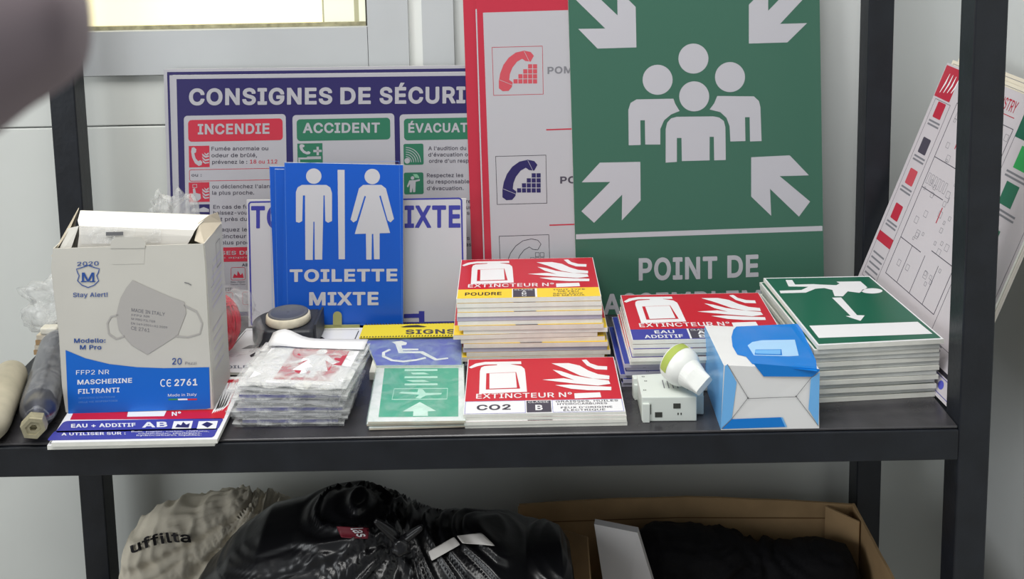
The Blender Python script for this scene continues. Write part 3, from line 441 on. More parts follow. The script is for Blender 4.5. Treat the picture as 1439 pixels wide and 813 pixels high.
# ------------------------------------------------------------------ safety instruction posters (two, one behind the other)
def consignes_rear():
    f = leaning(0.3745, 0.125).zoom(220, 80, 2.032)
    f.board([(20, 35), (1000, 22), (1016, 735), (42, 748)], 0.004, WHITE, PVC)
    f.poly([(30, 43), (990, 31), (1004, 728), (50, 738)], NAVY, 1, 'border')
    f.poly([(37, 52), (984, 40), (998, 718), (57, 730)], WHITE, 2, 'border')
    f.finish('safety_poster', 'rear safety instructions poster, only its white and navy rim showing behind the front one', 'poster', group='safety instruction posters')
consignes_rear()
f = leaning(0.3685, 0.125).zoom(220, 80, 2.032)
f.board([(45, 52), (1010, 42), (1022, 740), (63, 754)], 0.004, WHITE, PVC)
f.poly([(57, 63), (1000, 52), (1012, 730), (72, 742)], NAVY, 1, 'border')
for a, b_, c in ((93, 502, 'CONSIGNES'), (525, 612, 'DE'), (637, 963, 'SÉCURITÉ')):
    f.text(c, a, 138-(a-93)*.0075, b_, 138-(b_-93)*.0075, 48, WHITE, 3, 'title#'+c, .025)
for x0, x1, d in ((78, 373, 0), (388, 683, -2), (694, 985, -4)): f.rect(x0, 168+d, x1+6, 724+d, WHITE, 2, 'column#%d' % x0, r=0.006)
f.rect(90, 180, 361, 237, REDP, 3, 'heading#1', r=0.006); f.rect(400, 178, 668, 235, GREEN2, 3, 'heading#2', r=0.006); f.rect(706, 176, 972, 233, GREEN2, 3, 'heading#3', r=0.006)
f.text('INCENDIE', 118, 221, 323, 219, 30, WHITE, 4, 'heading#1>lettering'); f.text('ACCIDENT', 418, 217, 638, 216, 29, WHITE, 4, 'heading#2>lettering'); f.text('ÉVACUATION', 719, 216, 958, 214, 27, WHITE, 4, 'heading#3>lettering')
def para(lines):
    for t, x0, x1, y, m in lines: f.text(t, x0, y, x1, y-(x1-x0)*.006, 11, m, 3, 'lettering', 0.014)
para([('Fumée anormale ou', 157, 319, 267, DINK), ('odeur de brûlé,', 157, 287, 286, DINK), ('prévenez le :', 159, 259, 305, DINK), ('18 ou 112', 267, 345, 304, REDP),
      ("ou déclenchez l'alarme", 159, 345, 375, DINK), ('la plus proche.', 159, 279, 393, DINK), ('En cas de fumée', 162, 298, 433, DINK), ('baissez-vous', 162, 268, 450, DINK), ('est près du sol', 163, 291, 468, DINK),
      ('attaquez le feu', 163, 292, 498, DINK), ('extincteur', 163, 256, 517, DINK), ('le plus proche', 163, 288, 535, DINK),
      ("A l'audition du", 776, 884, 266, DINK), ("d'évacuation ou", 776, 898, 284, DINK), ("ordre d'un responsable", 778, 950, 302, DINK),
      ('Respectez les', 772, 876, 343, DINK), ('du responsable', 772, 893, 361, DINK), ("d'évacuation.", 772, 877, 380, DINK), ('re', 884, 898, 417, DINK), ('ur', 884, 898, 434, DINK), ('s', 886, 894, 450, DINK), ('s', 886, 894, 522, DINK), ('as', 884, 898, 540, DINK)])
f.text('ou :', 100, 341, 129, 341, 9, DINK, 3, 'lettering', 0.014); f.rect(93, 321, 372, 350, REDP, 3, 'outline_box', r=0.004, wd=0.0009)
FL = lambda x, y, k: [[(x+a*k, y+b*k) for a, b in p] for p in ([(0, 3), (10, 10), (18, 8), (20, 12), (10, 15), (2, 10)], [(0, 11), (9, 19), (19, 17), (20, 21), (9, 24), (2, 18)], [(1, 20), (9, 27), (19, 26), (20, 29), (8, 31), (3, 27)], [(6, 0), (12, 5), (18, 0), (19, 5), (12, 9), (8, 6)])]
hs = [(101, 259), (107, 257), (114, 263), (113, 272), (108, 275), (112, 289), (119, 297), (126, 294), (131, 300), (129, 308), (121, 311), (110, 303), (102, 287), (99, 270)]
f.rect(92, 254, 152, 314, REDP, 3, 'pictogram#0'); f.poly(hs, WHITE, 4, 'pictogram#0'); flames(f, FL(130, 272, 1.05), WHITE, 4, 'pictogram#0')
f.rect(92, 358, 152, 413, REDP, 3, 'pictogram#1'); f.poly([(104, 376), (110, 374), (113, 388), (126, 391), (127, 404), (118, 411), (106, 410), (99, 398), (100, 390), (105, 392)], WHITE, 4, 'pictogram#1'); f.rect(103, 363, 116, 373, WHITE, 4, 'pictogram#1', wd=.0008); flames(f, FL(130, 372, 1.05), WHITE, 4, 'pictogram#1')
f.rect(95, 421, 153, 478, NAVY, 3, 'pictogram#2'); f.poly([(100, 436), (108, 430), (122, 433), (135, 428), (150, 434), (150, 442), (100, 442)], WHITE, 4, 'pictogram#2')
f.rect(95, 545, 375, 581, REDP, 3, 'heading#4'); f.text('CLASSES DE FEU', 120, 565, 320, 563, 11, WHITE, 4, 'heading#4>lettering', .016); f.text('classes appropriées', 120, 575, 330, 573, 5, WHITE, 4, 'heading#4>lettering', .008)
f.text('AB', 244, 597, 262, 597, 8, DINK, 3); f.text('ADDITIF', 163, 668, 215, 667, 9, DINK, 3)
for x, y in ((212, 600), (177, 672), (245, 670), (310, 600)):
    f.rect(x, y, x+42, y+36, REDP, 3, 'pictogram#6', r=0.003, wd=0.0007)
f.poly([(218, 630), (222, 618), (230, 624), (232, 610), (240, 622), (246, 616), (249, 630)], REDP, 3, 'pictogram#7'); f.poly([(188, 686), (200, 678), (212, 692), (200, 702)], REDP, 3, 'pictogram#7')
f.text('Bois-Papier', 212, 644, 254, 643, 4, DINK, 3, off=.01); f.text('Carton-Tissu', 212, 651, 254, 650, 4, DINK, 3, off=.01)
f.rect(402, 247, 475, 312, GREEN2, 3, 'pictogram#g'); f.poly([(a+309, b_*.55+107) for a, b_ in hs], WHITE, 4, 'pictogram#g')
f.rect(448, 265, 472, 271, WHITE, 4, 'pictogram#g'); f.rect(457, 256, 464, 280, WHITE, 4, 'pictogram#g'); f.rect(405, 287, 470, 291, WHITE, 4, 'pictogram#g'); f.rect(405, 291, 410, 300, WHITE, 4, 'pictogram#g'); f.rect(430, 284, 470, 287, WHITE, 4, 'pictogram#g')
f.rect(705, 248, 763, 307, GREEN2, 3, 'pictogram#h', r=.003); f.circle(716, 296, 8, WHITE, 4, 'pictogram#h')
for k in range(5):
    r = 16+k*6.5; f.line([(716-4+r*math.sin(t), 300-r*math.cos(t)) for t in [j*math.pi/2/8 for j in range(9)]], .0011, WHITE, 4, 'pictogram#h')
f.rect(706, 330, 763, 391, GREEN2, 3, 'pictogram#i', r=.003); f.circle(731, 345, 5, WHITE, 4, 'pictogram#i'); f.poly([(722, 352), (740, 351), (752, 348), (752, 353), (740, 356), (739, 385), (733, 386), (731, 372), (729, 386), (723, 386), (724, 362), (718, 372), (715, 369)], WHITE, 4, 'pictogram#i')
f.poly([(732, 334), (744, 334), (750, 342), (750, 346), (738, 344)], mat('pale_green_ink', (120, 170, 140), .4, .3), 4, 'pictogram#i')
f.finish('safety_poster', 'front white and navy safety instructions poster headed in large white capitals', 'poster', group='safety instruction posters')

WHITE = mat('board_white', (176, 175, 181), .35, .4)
# ------------------------------------------------------------------ red emergency number posters and the big green one
f = leaning(0.3625, 0.125).zoom(640, 0, 2.195)
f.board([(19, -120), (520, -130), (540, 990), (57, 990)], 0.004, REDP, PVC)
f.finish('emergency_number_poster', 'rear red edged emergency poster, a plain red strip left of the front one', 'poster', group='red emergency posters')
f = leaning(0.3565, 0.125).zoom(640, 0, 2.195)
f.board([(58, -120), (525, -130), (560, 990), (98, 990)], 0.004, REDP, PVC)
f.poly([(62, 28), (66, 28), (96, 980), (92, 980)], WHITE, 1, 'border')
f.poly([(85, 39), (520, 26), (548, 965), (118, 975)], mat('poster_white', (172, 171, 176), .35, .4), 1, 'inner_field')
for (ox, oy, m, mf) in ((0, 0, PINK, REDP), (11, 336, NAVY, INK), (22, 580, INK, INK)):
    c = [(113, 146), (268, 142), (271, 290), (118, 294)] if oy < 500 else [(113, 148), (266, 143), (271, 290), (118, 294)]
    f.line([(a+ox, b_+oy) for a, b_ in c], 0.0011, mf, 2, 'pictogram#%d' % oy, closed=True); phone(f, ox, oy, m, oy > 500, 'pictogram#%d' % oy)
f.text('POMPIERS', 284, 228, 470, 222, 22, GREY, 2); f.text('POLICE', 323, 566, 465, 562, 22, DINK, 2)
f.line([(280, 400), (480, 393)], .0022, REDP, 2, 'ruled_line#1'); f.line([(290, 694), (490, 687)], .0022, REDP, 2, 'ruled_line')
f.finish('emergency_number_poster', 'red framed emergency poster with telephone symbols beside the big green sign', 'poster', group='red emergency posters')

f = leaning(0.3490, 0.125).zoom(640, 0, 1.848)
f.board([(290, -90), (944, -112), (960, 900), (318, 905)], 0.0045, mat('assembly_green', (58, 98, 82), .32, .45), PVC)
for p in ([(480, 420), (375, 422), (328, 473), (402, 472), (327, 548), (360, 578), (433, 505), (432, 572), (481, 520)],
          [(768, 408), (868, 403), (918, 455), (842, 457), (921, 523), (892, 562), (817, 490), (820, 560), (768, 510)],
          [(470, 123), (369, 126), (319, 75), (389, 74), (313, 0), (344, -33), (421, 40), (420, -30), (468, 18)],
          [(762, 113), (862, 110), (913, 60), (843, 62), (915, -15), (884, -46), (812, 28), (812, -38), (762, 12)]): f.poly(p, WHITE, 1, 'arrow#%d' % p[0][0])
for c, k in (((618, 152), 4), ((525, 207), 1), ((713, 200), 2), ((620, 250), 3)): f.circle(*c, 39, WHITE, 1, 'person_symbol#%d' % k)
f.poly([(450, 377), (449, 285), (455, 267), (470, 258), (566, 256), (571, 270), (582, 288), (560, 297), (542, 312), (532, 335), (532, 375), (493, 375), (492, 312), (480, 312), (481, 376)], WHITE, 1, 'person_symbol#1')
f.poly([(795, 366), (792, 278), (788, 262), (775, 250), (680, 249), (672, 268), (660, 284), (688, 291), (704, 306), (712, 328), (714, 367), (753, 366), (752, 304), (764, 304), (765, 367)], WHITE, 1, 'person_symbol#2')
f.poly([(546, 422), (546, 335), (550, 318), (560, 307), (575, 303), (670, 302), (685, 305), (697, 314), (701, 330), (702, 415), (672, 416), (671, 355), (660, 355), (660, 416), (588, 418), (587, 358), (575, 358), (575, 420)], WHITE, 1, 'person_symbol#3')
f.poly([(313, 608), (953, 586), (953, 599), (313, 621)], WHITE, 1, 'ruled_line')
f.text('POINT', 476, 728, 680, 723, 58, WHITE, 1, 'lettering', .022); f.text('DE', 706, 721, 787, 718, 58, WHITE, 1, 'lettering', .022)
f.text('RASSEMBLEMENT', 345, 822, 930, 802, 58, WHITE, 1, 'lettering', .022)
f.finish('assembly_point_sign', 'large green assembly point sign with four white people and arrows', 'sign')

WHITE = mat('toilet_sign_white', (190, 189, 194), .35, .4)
# ------------------------------------------------------------------ toilet signs
f = leaning(0.330, 0.11).zoom(220, 80, 2.032)
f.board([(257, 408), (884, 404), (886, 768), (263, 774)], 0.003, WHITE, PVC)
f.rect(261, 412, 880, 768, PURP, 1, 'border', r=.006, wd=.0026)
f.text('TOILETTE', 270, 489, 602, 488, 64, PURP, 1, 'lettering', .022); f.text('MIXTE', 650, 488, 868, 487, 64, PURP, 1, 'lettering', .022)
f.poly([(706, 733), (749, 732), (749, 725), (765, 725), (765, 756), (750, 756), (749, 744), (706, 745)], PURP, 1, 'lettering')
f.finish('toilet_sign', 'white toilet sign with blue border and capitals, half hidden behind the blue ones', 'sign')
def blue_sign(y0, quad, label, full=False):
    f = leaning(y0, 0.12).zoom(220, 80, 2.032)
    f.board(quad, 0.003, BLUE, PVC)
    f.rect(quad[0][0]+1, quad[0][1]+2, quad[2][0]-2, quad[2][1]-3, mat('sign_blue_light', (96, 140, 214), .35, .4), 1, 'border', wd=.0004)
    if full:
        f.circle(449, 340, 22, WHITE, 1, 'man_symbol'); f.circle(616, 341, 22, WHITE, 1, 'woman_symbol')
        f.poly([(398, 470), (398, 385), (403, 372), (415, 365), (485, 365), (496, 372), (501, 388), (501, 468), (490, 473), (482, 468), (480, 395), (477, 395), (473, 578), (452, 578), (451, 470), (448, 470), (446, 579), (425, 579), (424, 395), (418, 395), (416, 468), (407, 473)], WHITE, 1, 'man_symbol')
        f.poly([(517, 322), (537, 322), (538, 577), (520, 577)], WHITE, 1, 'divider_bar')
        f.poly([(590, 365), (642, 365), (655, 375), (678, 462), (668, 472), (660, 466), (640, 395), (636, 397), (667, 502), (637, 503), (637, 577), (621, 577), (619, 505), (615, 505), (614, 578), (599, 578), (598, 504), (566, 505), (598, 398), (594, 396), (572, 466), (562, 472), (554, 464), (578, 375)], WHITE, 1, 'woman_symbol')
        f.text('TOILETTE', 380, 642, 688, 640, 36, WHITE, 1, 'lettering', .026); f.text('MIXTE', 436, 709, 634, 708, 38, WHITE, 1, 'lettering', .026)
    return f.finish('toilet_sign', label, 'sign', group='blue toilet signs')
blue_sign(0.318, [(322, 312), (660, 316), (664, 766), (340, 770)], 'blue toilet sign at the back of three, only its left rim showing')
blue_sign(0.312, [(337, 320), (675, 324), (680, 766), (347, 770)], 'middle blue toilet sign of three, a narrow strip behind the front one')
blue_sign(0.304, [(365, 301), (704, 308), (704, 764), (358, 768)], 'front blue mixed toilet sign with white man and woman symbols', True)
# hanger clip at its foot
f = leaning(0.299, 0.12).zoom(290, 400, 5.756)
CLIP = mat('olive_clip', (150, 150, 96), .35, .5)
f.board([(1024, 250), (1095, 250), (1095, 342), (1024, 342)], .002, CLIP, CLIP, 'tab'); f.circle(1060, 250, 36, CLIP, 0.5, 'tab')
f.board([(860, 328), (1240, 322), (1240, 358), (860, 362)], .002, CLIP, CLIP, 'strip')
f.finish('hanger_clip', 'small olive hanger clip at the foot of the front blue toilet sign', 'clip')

WHITE = FLATWHITE
# ------------------------------------------------------------------ extinguisher plates: one design, three stacks
REF = flat(0.0185).zoom(620, 340, 2.903)
cfl = REF.px(90, 704)                                   # the plate's front left corner
PW, PD = 0.212, 0.150
def ext_face(f, m_strip, kind, m_edge):
    """print on a plate whose local origin is its front left corner"""
    sh = (cfl[0], cfl[1])
    def L(pts): return [(q[0]-sh[0], q[1]-sh[1]) for q in (REF.px(*p) for p in pts)]
    f.rect(0.001, 0.0325, PW-.001, PD-.001, RED, 1, 'red_field', local=True)
    f.poly(L([(155, 620), (158, 527), (163, 513), (176, 507), (228, 503), (228, 492), (283, 489), (285, 500), (327, 507), (340, 518), (343, 535), (350, 612)]), WHITE, 2, 'pictogram', True)
    f.poly(L([(184, 537), (306, 532), (322, 599), (182, 603)]), RED, 3, 'pictogram', True); f.poly(L([(197, 538), (303, 534), (309, 596), (197, 600)]), WHITE, 4, 'pictogram', True)
    f.poly(L([(113, 512), (140, 497), (180, 490), (326, 488), (327, 499), (225, 500), (180, 501), (150, 507), (122, 517)]), WHITE, 2.5, 'pictogram', True)
    for fi, p in enumerate(([(573, 482), (592, 480), (607, 495), (640, 506), (677, 508), (677, 522), (630, 520), (595, 505)],
              [(450, 496), (520, 495), (565, 505), (600, 525), (640, 540), (686, 546), (686, 561), (620, 558), (565, 545), (500, 515)],
              [(455, 522), (490, 528), (540, 545), (600, 556), (684, 566), (690, 580), (640, 581), (560, 570), (490, 545)],
              [(412, 563), (500, 557), (560, 567), (690, 580), (640, 587), (540, 578), (470, 570)],
              [(465, 585), (530, 583), (600, 588), (694, 592), (694, 606), (600, 606), (530, 600)])): f.poly(L(p), WHITE, 2+.3*fi, 'flames', True)
    a, b_ = L([(142, 640), (535, 633)]); f.text('EXTINCTEUR N°', *a, *b_, .0125, WHITE, 2, 'lettering', .012, True)
    f.poly(L([(543, 618), (648, 614), (653, 634), (545, 639)]), WHITE, 2, 'number_box', True)
    # lower strip
    f.rect(0.001, 0.0005, PW-.001, 0.0325, m_strip, 1, 'class_strip', local=True)
    f.rect(0.083, 0.002, 0.1155, 0.031, DINK, 2, 'class_strip', local=True)
    f.text('CLASSE', .0855, .0248, .1125, .0248, .0048, WHITE, 3, 'class_strip>lettering', .01, True)
    if kind == 'CO2':
        f.text('CO2', .017, .0095, .062, .0095, .0135, DINK, 2, 'class_strip>lettering', .02, True); f.text('B', .0945, .0065, .104, .0065, .0135, WHITE, 3, 'class_strip>lettering', .02, True)
        for t, y, x0, x1 in (('GRAISSES, HUILES', .0255, .122, .205), ('HYDROCARBURES', .019, .124, .19), ("FEUX D'ORIGINE", .0100, .128, .196), ('ÉLECTRIQUE', .0035, .131, .186)): f.text(t, x0, y, x1, y, .0046, DINK, 2, 'class_strip>lettering', .012, True)
        f.rect(.0015, .001, .0815, .032, VIO, 2, 'class_strip', local=True, wd=.0006); f.rect(.117, .001, PW-.0015, .032, VIO, 2, 'class_strip', local=True, wd=.0006)
    elif kind == 'POUDRE':
        f.text('POUDRE', .012, .010, .066, .010, .011, INK, 2, 'class_strip>lettering', .016, True)
        for i, t in enumerate('ABC'): f.text(t, .096, .0175-i*.0072, .103, .0175-i*.0072, .0062, WHITE, 3, 'class_strip>lettering', .015, True)
        for t, y, x0, x1 in (('TOUT TYPE', .0235, .142, .19), ('DE FEU', .0170, .150, .18), ('SAUF FEUX', .0095, .142, .186), ('DE MÉTAUX', .003, .142, .188)): f.text(t, x0, y, x1, y, .0044, DINK, 2, 'class_strip>lettering', .012, True)
        f.rect(.0815, .001, .083, .032, WHITE, 2, 'class_strip', local=True); f.rect(.1155, .001, .1185, .032, WHITE, 2, 'class_strip', local=True)
    else:
        f.text('EAU', .034, .0185, .062, .0185, .0092, WHITE, 2, 'class_strip>lettering', .016, True); f.text('ADDITIF', .018, .0045, .072, .0045, .0098, WHITE, 2, 'class_strip>lettering', .016, True)
        f.text('A', .0935, .0145, .105, .0145, .0095, WHITE, 3, 'class_strip>lettering', .02, True); f.text('B', .094, .003, .104, .003, .0095, WHITE, 3, 'class_strip>lettering', .02, True)
        f.rect(.0805, .001, .083, .032, WHITE, 2, 'class_strip', local=True)
        for y in (.021, .007): f.rect(.122, y, .205, y+.006, WHITE, 2, 'class_strip', local=True)
def plain_plate(name, m_top, m_strip, th, edge, w=PW, d=PD, dark=True):
    """a lower plate of a stack: only its edges and the rim of its print can be seen"""
    b = MB(); b.box(0, w, 0, d, -SZ, -SZ+th, edge)
    zt = th+.0002
    def R(x0, x1, y0, y1, z, m): b.add([(x0, y0, z), (x1, y0, z), (x1, y1, z), (x0, y1, z)], [(0, 1, 2, 3)], m)
    R(.0008, w-.0008, .0005, d-.001, zt, m_top)
    if m_strip: R(.0008, w-.0008, .0005, .0325, zt+.0002, m_strip); R(.083, .1155, .0005, .031, zt+.0004, DINK) if dark else None
    return b.build(name)
def stack(kind, x, y, n, th, m_strip, protos, word, group, jit, label_top, extra=None, lbl=None):
    for i in range(n-1):
        pr = protos(i)
        o = pr.copy(); COL.objects.link(o)
        jx, jy, jr = jit(i)
        o.location = P(x+jx, y+jy, i*th+.0002); o.rotation_euler = (0, 0, jr)
        k = n-1-i
        tag(o, (lbl or '{} plate from the top of the {}').format(ORD[k], word), 'sign', group)
    f = Face(P(x, y, n*th), (1, 0, 0), (0, 1, 0))
    f.board([(0, PD), (PW, PD), (PW, 0), (0, 0)], th-.0004, WHITE, PVC, 'panel', True)
    ext_face(f, m_strip, kind, PVC)
    return f.finish('extinguisher_sign', label_top, 'sign', P(x, y, (n-1)*th+.0004), group)
def gone(*os):
    for o in os: bpy.data.objects.remove(o)
rj = random.Random(3)
# carbon dioxide plates in front
pc = plain_plate('extinguisher_sign', RED, WHITE, .0046, PVC)
stack('CO2', cfl[0], cfl[1], 4, .0047, WHITE, lambda i: pc, 'low extinguisher stack in front', 'low front stack of extinguisher plates', lambda i: ((.002, -.001, 0), (.001, -.0025, .004), (.001, 0, -.006))[i], 'red carbon dioxide extinguisher plate with white lower strip, topmost of the low stack')
gone(pc)
# powder plates behind, tall
TP = .0069
pp = [plain_plate('extinguisher_sign', RED, YEL, TP-.0006, e) for e in (PVC, PVCW, LILAC)]
PX, PY = -0.0895, 0.187
jl = [(.010, .002, -.01), (.004, -.003, .01), (.013, -.001, .005), (.008, .001, 0), (.009, -.002, -.012), (.005, .000, .01), (-.006, -.003, .022), (.009, .001, 0), (.003, -.0025, -.006), (.001, .001, .004), (.000, .0, 0), (.001, -.003, -.004), (.001, .0, .003), (.0005, -.002, 0)]
stack('POUDRE', PX, PY, 15, TP, YEL, lambda i: pp[(2, 1, 1, 2, 1, 1, 1, 0, 1, 0, 2, 0, 0, 0)[i]], 'tall powder extinguisher stack', 'tall stack of powder extinguisher plates', lambda i: (jl[i][0], jl[i][1]*.45, jl[i][2]*.6), 'red powder extinguisher plate with yellow lower strip, topmost of the tall stack')
gone(*pp)
# water with additive plates at the right, blue ones underneath
TE = .0062
pe = plain_plate('extinguisher_sign', RED, PURP, TE-.0006, PVC); pb = plain_plate('extinguisher_sign', mat('deep_blue_print', (44, 56, 140), .35, .4), None, TE-.0006, LILAC)
EX, EY = 0.158, 0.106
je = [(-.014, .012, .01), (-.012, .010, .0), (-.016, .012, .012), (-.009, .008, 0), (-.007, .010, -.006), (-.011, .006, .012), (-.003, .002, .01), (-.002, -.001, 0), (.0, .001, .005), (.0005, -.002, 0), (0, 0, .003)]
stack('EAU', EX, EY, 12, TE, PURP, lambda i: pb if i < 6 else pe, 'water additive extinguisher stack', 'stack of water additive extinguisher plates', lambda i: je[i], 'red water additive extinguisher plate with violet strip, topmost behind the breaker')
gone(pe, pb)

# ------------------------------------------------------------------ green direction signs, stacked at the right
TG = .0068; NG = 13; ZG = TG*NG
f = flat(ZG).zoom(1040, 370, 3.253)
f.board([(107, 66), (592, 57), (932, 345), (356, 374)], TG-.0006, WHITE, PVC)
gq = f.q
def inset(q, k):
    c = sum((Vector(p) for p in q), Vector((0, 0)))/4
    return [tuple(Vector(p)+(c-Vector(p)).normalized()*k) for p in q]
f.poly(inset(gq, .004), GREEN, 1, 'green_field', True)
f.poly([(208, 76), (238, 76), (252, 97), (335, 95), (365, 97), (440, 100), (455, 92), (440, 84), (550, 82), (582, 110), (545, 135), (492, 128), (470, 151), (432, 150), (422, 122), (385, 113), (345, 116), (300, 134), (185, 137), (180, 125), (280, 122), (312, 107), (222, 106)], WHITE, 2, 'pictogram')
f.poly([(555+48+48*math.cos(t), 126+12*math.sin(t)) for t in [k*math.pi/12 for k in range(24)]], WHITE, 2, 'pictogram')
f.poly([(420, 157), (462, 156), (535, 237), (570, 238), (550, 263), (482, 241), (505, 240)], WHITE, 2, 'arrow')
f.poly([(316, 285), (812, 267), (880, 322), (360, 341)], WHITE, 2, 'blank_bar')
f.finish('exit_direction_sign', 'green running man exit sign with white bar, topmost of the right stack', 'sign', group='stack of green exit signs')
cen = sum((Vector(p) for p in gq), Vector((0, 0)))/4
def gplate(e):
    b = MB(); bt = [Vector((p[0]-cen.x, p[1]-cen.y, 0)) for p in gq]
    b.hexa(bt, [p+Vector((0, 0, TG-.0009)) for p in bt], e)
    t = inset([(p.x, p.y) for p in bt], .004); b.add([(x, y, TG-.0007) for x, y in t], [(0, 1, 2, 3)], GREEN)
    return b.build('exit_direction_sign')
gp = [gplate(PVC), gplate(mat('grey_board_edge', (206, 208, 204), .6, .3, noise_amt=.08, noise_scale=50))]
jg = [(-.004, .012, 0), (-.003, .014, .01), (-.003, .010, -.006), (-.006, .012, .008), (-.002, .008, 0), (-.004, .009, -.01), (-.002, .007, .004), (-.0015, .009, 0), (-.003, .006, .01), (-.002, .006, -.008), (-.004, .004, 0), (-.005, .002, .006)]
for i in range(NG-1):
    o = gp[i % 2].copy(); COL.objects.link(o); o.location = P(cen.x+jg[i][0], cen.y+jg[i][1], i*TG+.0003); o.rotation_euler = (0, 0, jg[i][2])
    tag(o, '{} plate from the top of the green exit sign stack'.format(ORD[NG-1-i]), 'sign', 'stack of green exit signs')
gone(*gp)

# ------------------------------------------------------------------ evacuation plans leaning on the right wall
def evac_face(shift):
    n = Vector((-1, -.15, .38)).normalized(); uy = Vector((.38, 0, 1)).normalized(); ux = uy.cross(n).normalized(); uy = n.cross(ux)
    return Face(P(0.5705+shift, 0.044, 0.0004), ux, uy).zoom(1190, 80, 3.253)
f = evac_face(0.0)
EW, EH = .299, .424
aR, aL = 0.004, -.295            # local a: front edge ... back edge
f.board([(aL, EH), (aR, EH), (aR, .001), (aL, .001)], .003, mat('plan_paper', (192, 186, 190), .35, .4), PVC, 'panel', True)
PLANW = WHITE
def a0(t): return aL + t*EW
f.rect(a0(.005), EH-.055, a0(.145), EH-.003, REDP, 1, 'header', local=True)
for k in range(4): f.line([(a0(.04+k*.03), EH-.047+k*.002), (a0(.055+k*.03), EH-.03), (a0(.06+k*.03), EH-.014)], .0035, WHITE, 2, 'header', True, taper=[.4, 1, .3])
f.text('P', a0(.195), EH-.030, a0(.22), EH-.030, .017, REDP, 1, 'lettering', .01, True); f.text('INDUSTRY', a0(.435), EH-.030, a0(.63), EH-.030, .017, REDP, 1, 'lettering', .01, True); f.line([(a0(.19), EH-.036), (a0(.64), EH-.036)], .0012, REDP, 1, 'lettering', True)
f.rect(a0(.025), .06, a0(.165), EH-.058, DINK, 1, 'side_column', local=True, wd=.0007)
for k, y in enumerate((.338, .278, .225, .165)):
    f.rect(a0(.06), y, a0(.13), y+.026, (REDP, DINK, PINK, REDP)[k], 1, 'side_column', local=True, r=.002)
    for j in range(2): f.rect(a0(.045), y-.008-j*.006, a0(.145), y-.005-j*.006, GREY, 1, 'side_column', local=True)
f.rect(a0(.02), .122, a0(.165), .138, REDP, 1, 'side_column', local=True)
for j in range(5): f.rect(a0(.04), .066+j*.009, a0(.15), .069+j*.009, GREY, 1, 'side_column', local=True)
# floor plan
pr_ = random.Random(11); PL = 'floor_plan'
f.rect(a0(.205), .088, a0(.665), EH-.05, DINK, 1, PL, local=True, wd=.0011)
for y in (.15, .235, .285): f.line([(a0(.205), y), (a0(.40), y)], .0012, DINK, 1, PL, True); f.line([(a0(.47), y+.012), (a0(.665), y+.012)], .0012, DINK, 1, PL, True)
for t in (.32, .44, .56): f.line([(a0(t), .088), (a0(t), .15)], .001, DINK, 1, PL, True); f.line([(a0(t), .235), (a0(t), .2+.1*t)], .001, DINK, 1, PL, True)
for k in range(46):
    x = a0(.22+.41*pr_.random()); y = .095+.26*pr_.random(); q = .004+.005*pr_.random()
    f.rect(x, y, x+q, y+q*1.2, GREY, 1, PL, local=True, wd=.0006)
for k in range(6): f.rect(a0(.22+.03*k), .243, a0(.24+.03*k), .26, GREY, 1, PL, local=True, wd=.0006)
f.line([(a0(.33), .31), (a0(.33), .33), (a0(.36), .33)], .002, REDP, 1, PL, True); f.line([(a0(.42), .2), (a0(.42), .225)], .002, REDP, 1, PL, True)
f.rect(a0(.69), EH-.058, a0(.985), EH-.022, GREEN, 1, 'side_column', local=True)
for k, y in enumerate((.327, .275, .21, .15)):
    f.rect(a0(.76), y, a0(.85), y+.032, GREEN2 if k else mat('leaf_green', (46, 150, 80), .4, .4), 1, 'side_column', local=True)
    for j in range(2): f.rect(a0(.73), y-.009-j*.006, a0(.90), y-.006-j*.006, GREY, 1, 'side_column', local=True)
f.rect(a0(.69), .06, a0(.985), EH-.02, DINK, 1, 'side_column', local=True, wd=.0007)
f.rect(a0(.60), .030, a0(.99), .036, INK, 1, 'legend', local=True); f.rect(a0(.80), .006, a0(.985), .028, PURP, 1, 'legend', local=True, wd=.001); f.circle(a0(.89), .018, .006, VIO, 1, 'legend', True)
for j in range(4): f.rect(a0(.62), .040+j*.006, a0(.80), .043+j*.006, GREY, 1, 'legend', local=True)
f.finish('evacuation_plan', 'white evacuation plan leaning at the right, red and green columns facing out', 'sign', group='evacuation plans at the right')
for k, (sh, hh, dd) in enumerate(((.0045, .43, .004), (.009, .44, .010))):
    f = evac_face(sh)
    f.board([(aL+dd, hh), (aR-dd*.3, hh), (aR-dd*.3, .001), (aL+dd, .001)], .003, mat('aged_white', (214, 206, 188), .5, .3), PVCW, 'panel', True)
    f.rect(aL+dd+.005, .005, aR-dd, hh-.005, GREY, 1, 'border', local=True, wd=.0008)
    f.finish('evacuation_plan', ('plan board directly behind the front evacuation plan, only a thin rim visible', 'rearmost yellowed plan board nearest the right wall, edge visible beside the post')[k], 'sign', group='evacuation plans at the right')

# ------------------------------------------------------------------ respirator mask carton
BX0, BX1, BY0, BH = -0.607, -0.4115, 0.0535, 0.2415
fl, fr = Vector((BX0, BY0, 0)), Vector((BX1, BY0+.002, 0)); bl, br = Vector((BX0-.004, BY0+.085, 0)), Vector((BX1-.002, BY0+.088, 0))
ZB = .0135                                              # it stands on two plates
up = Vector((0, 0, 1))
mb_t = thing('mask_carton', 'torn white and blue carton of filter masks with its lid half open', 'box', P(-.51, .10, ZB))
b = MB()
def S(v, z): return Vector((v.x, v.y, z+SZ))
FT = BH                                                  # front rim height
prof = [(0, 0), (-.004, .05), (-.002, .12), (-.006, .18), (-.008, .215), (0, FT)]
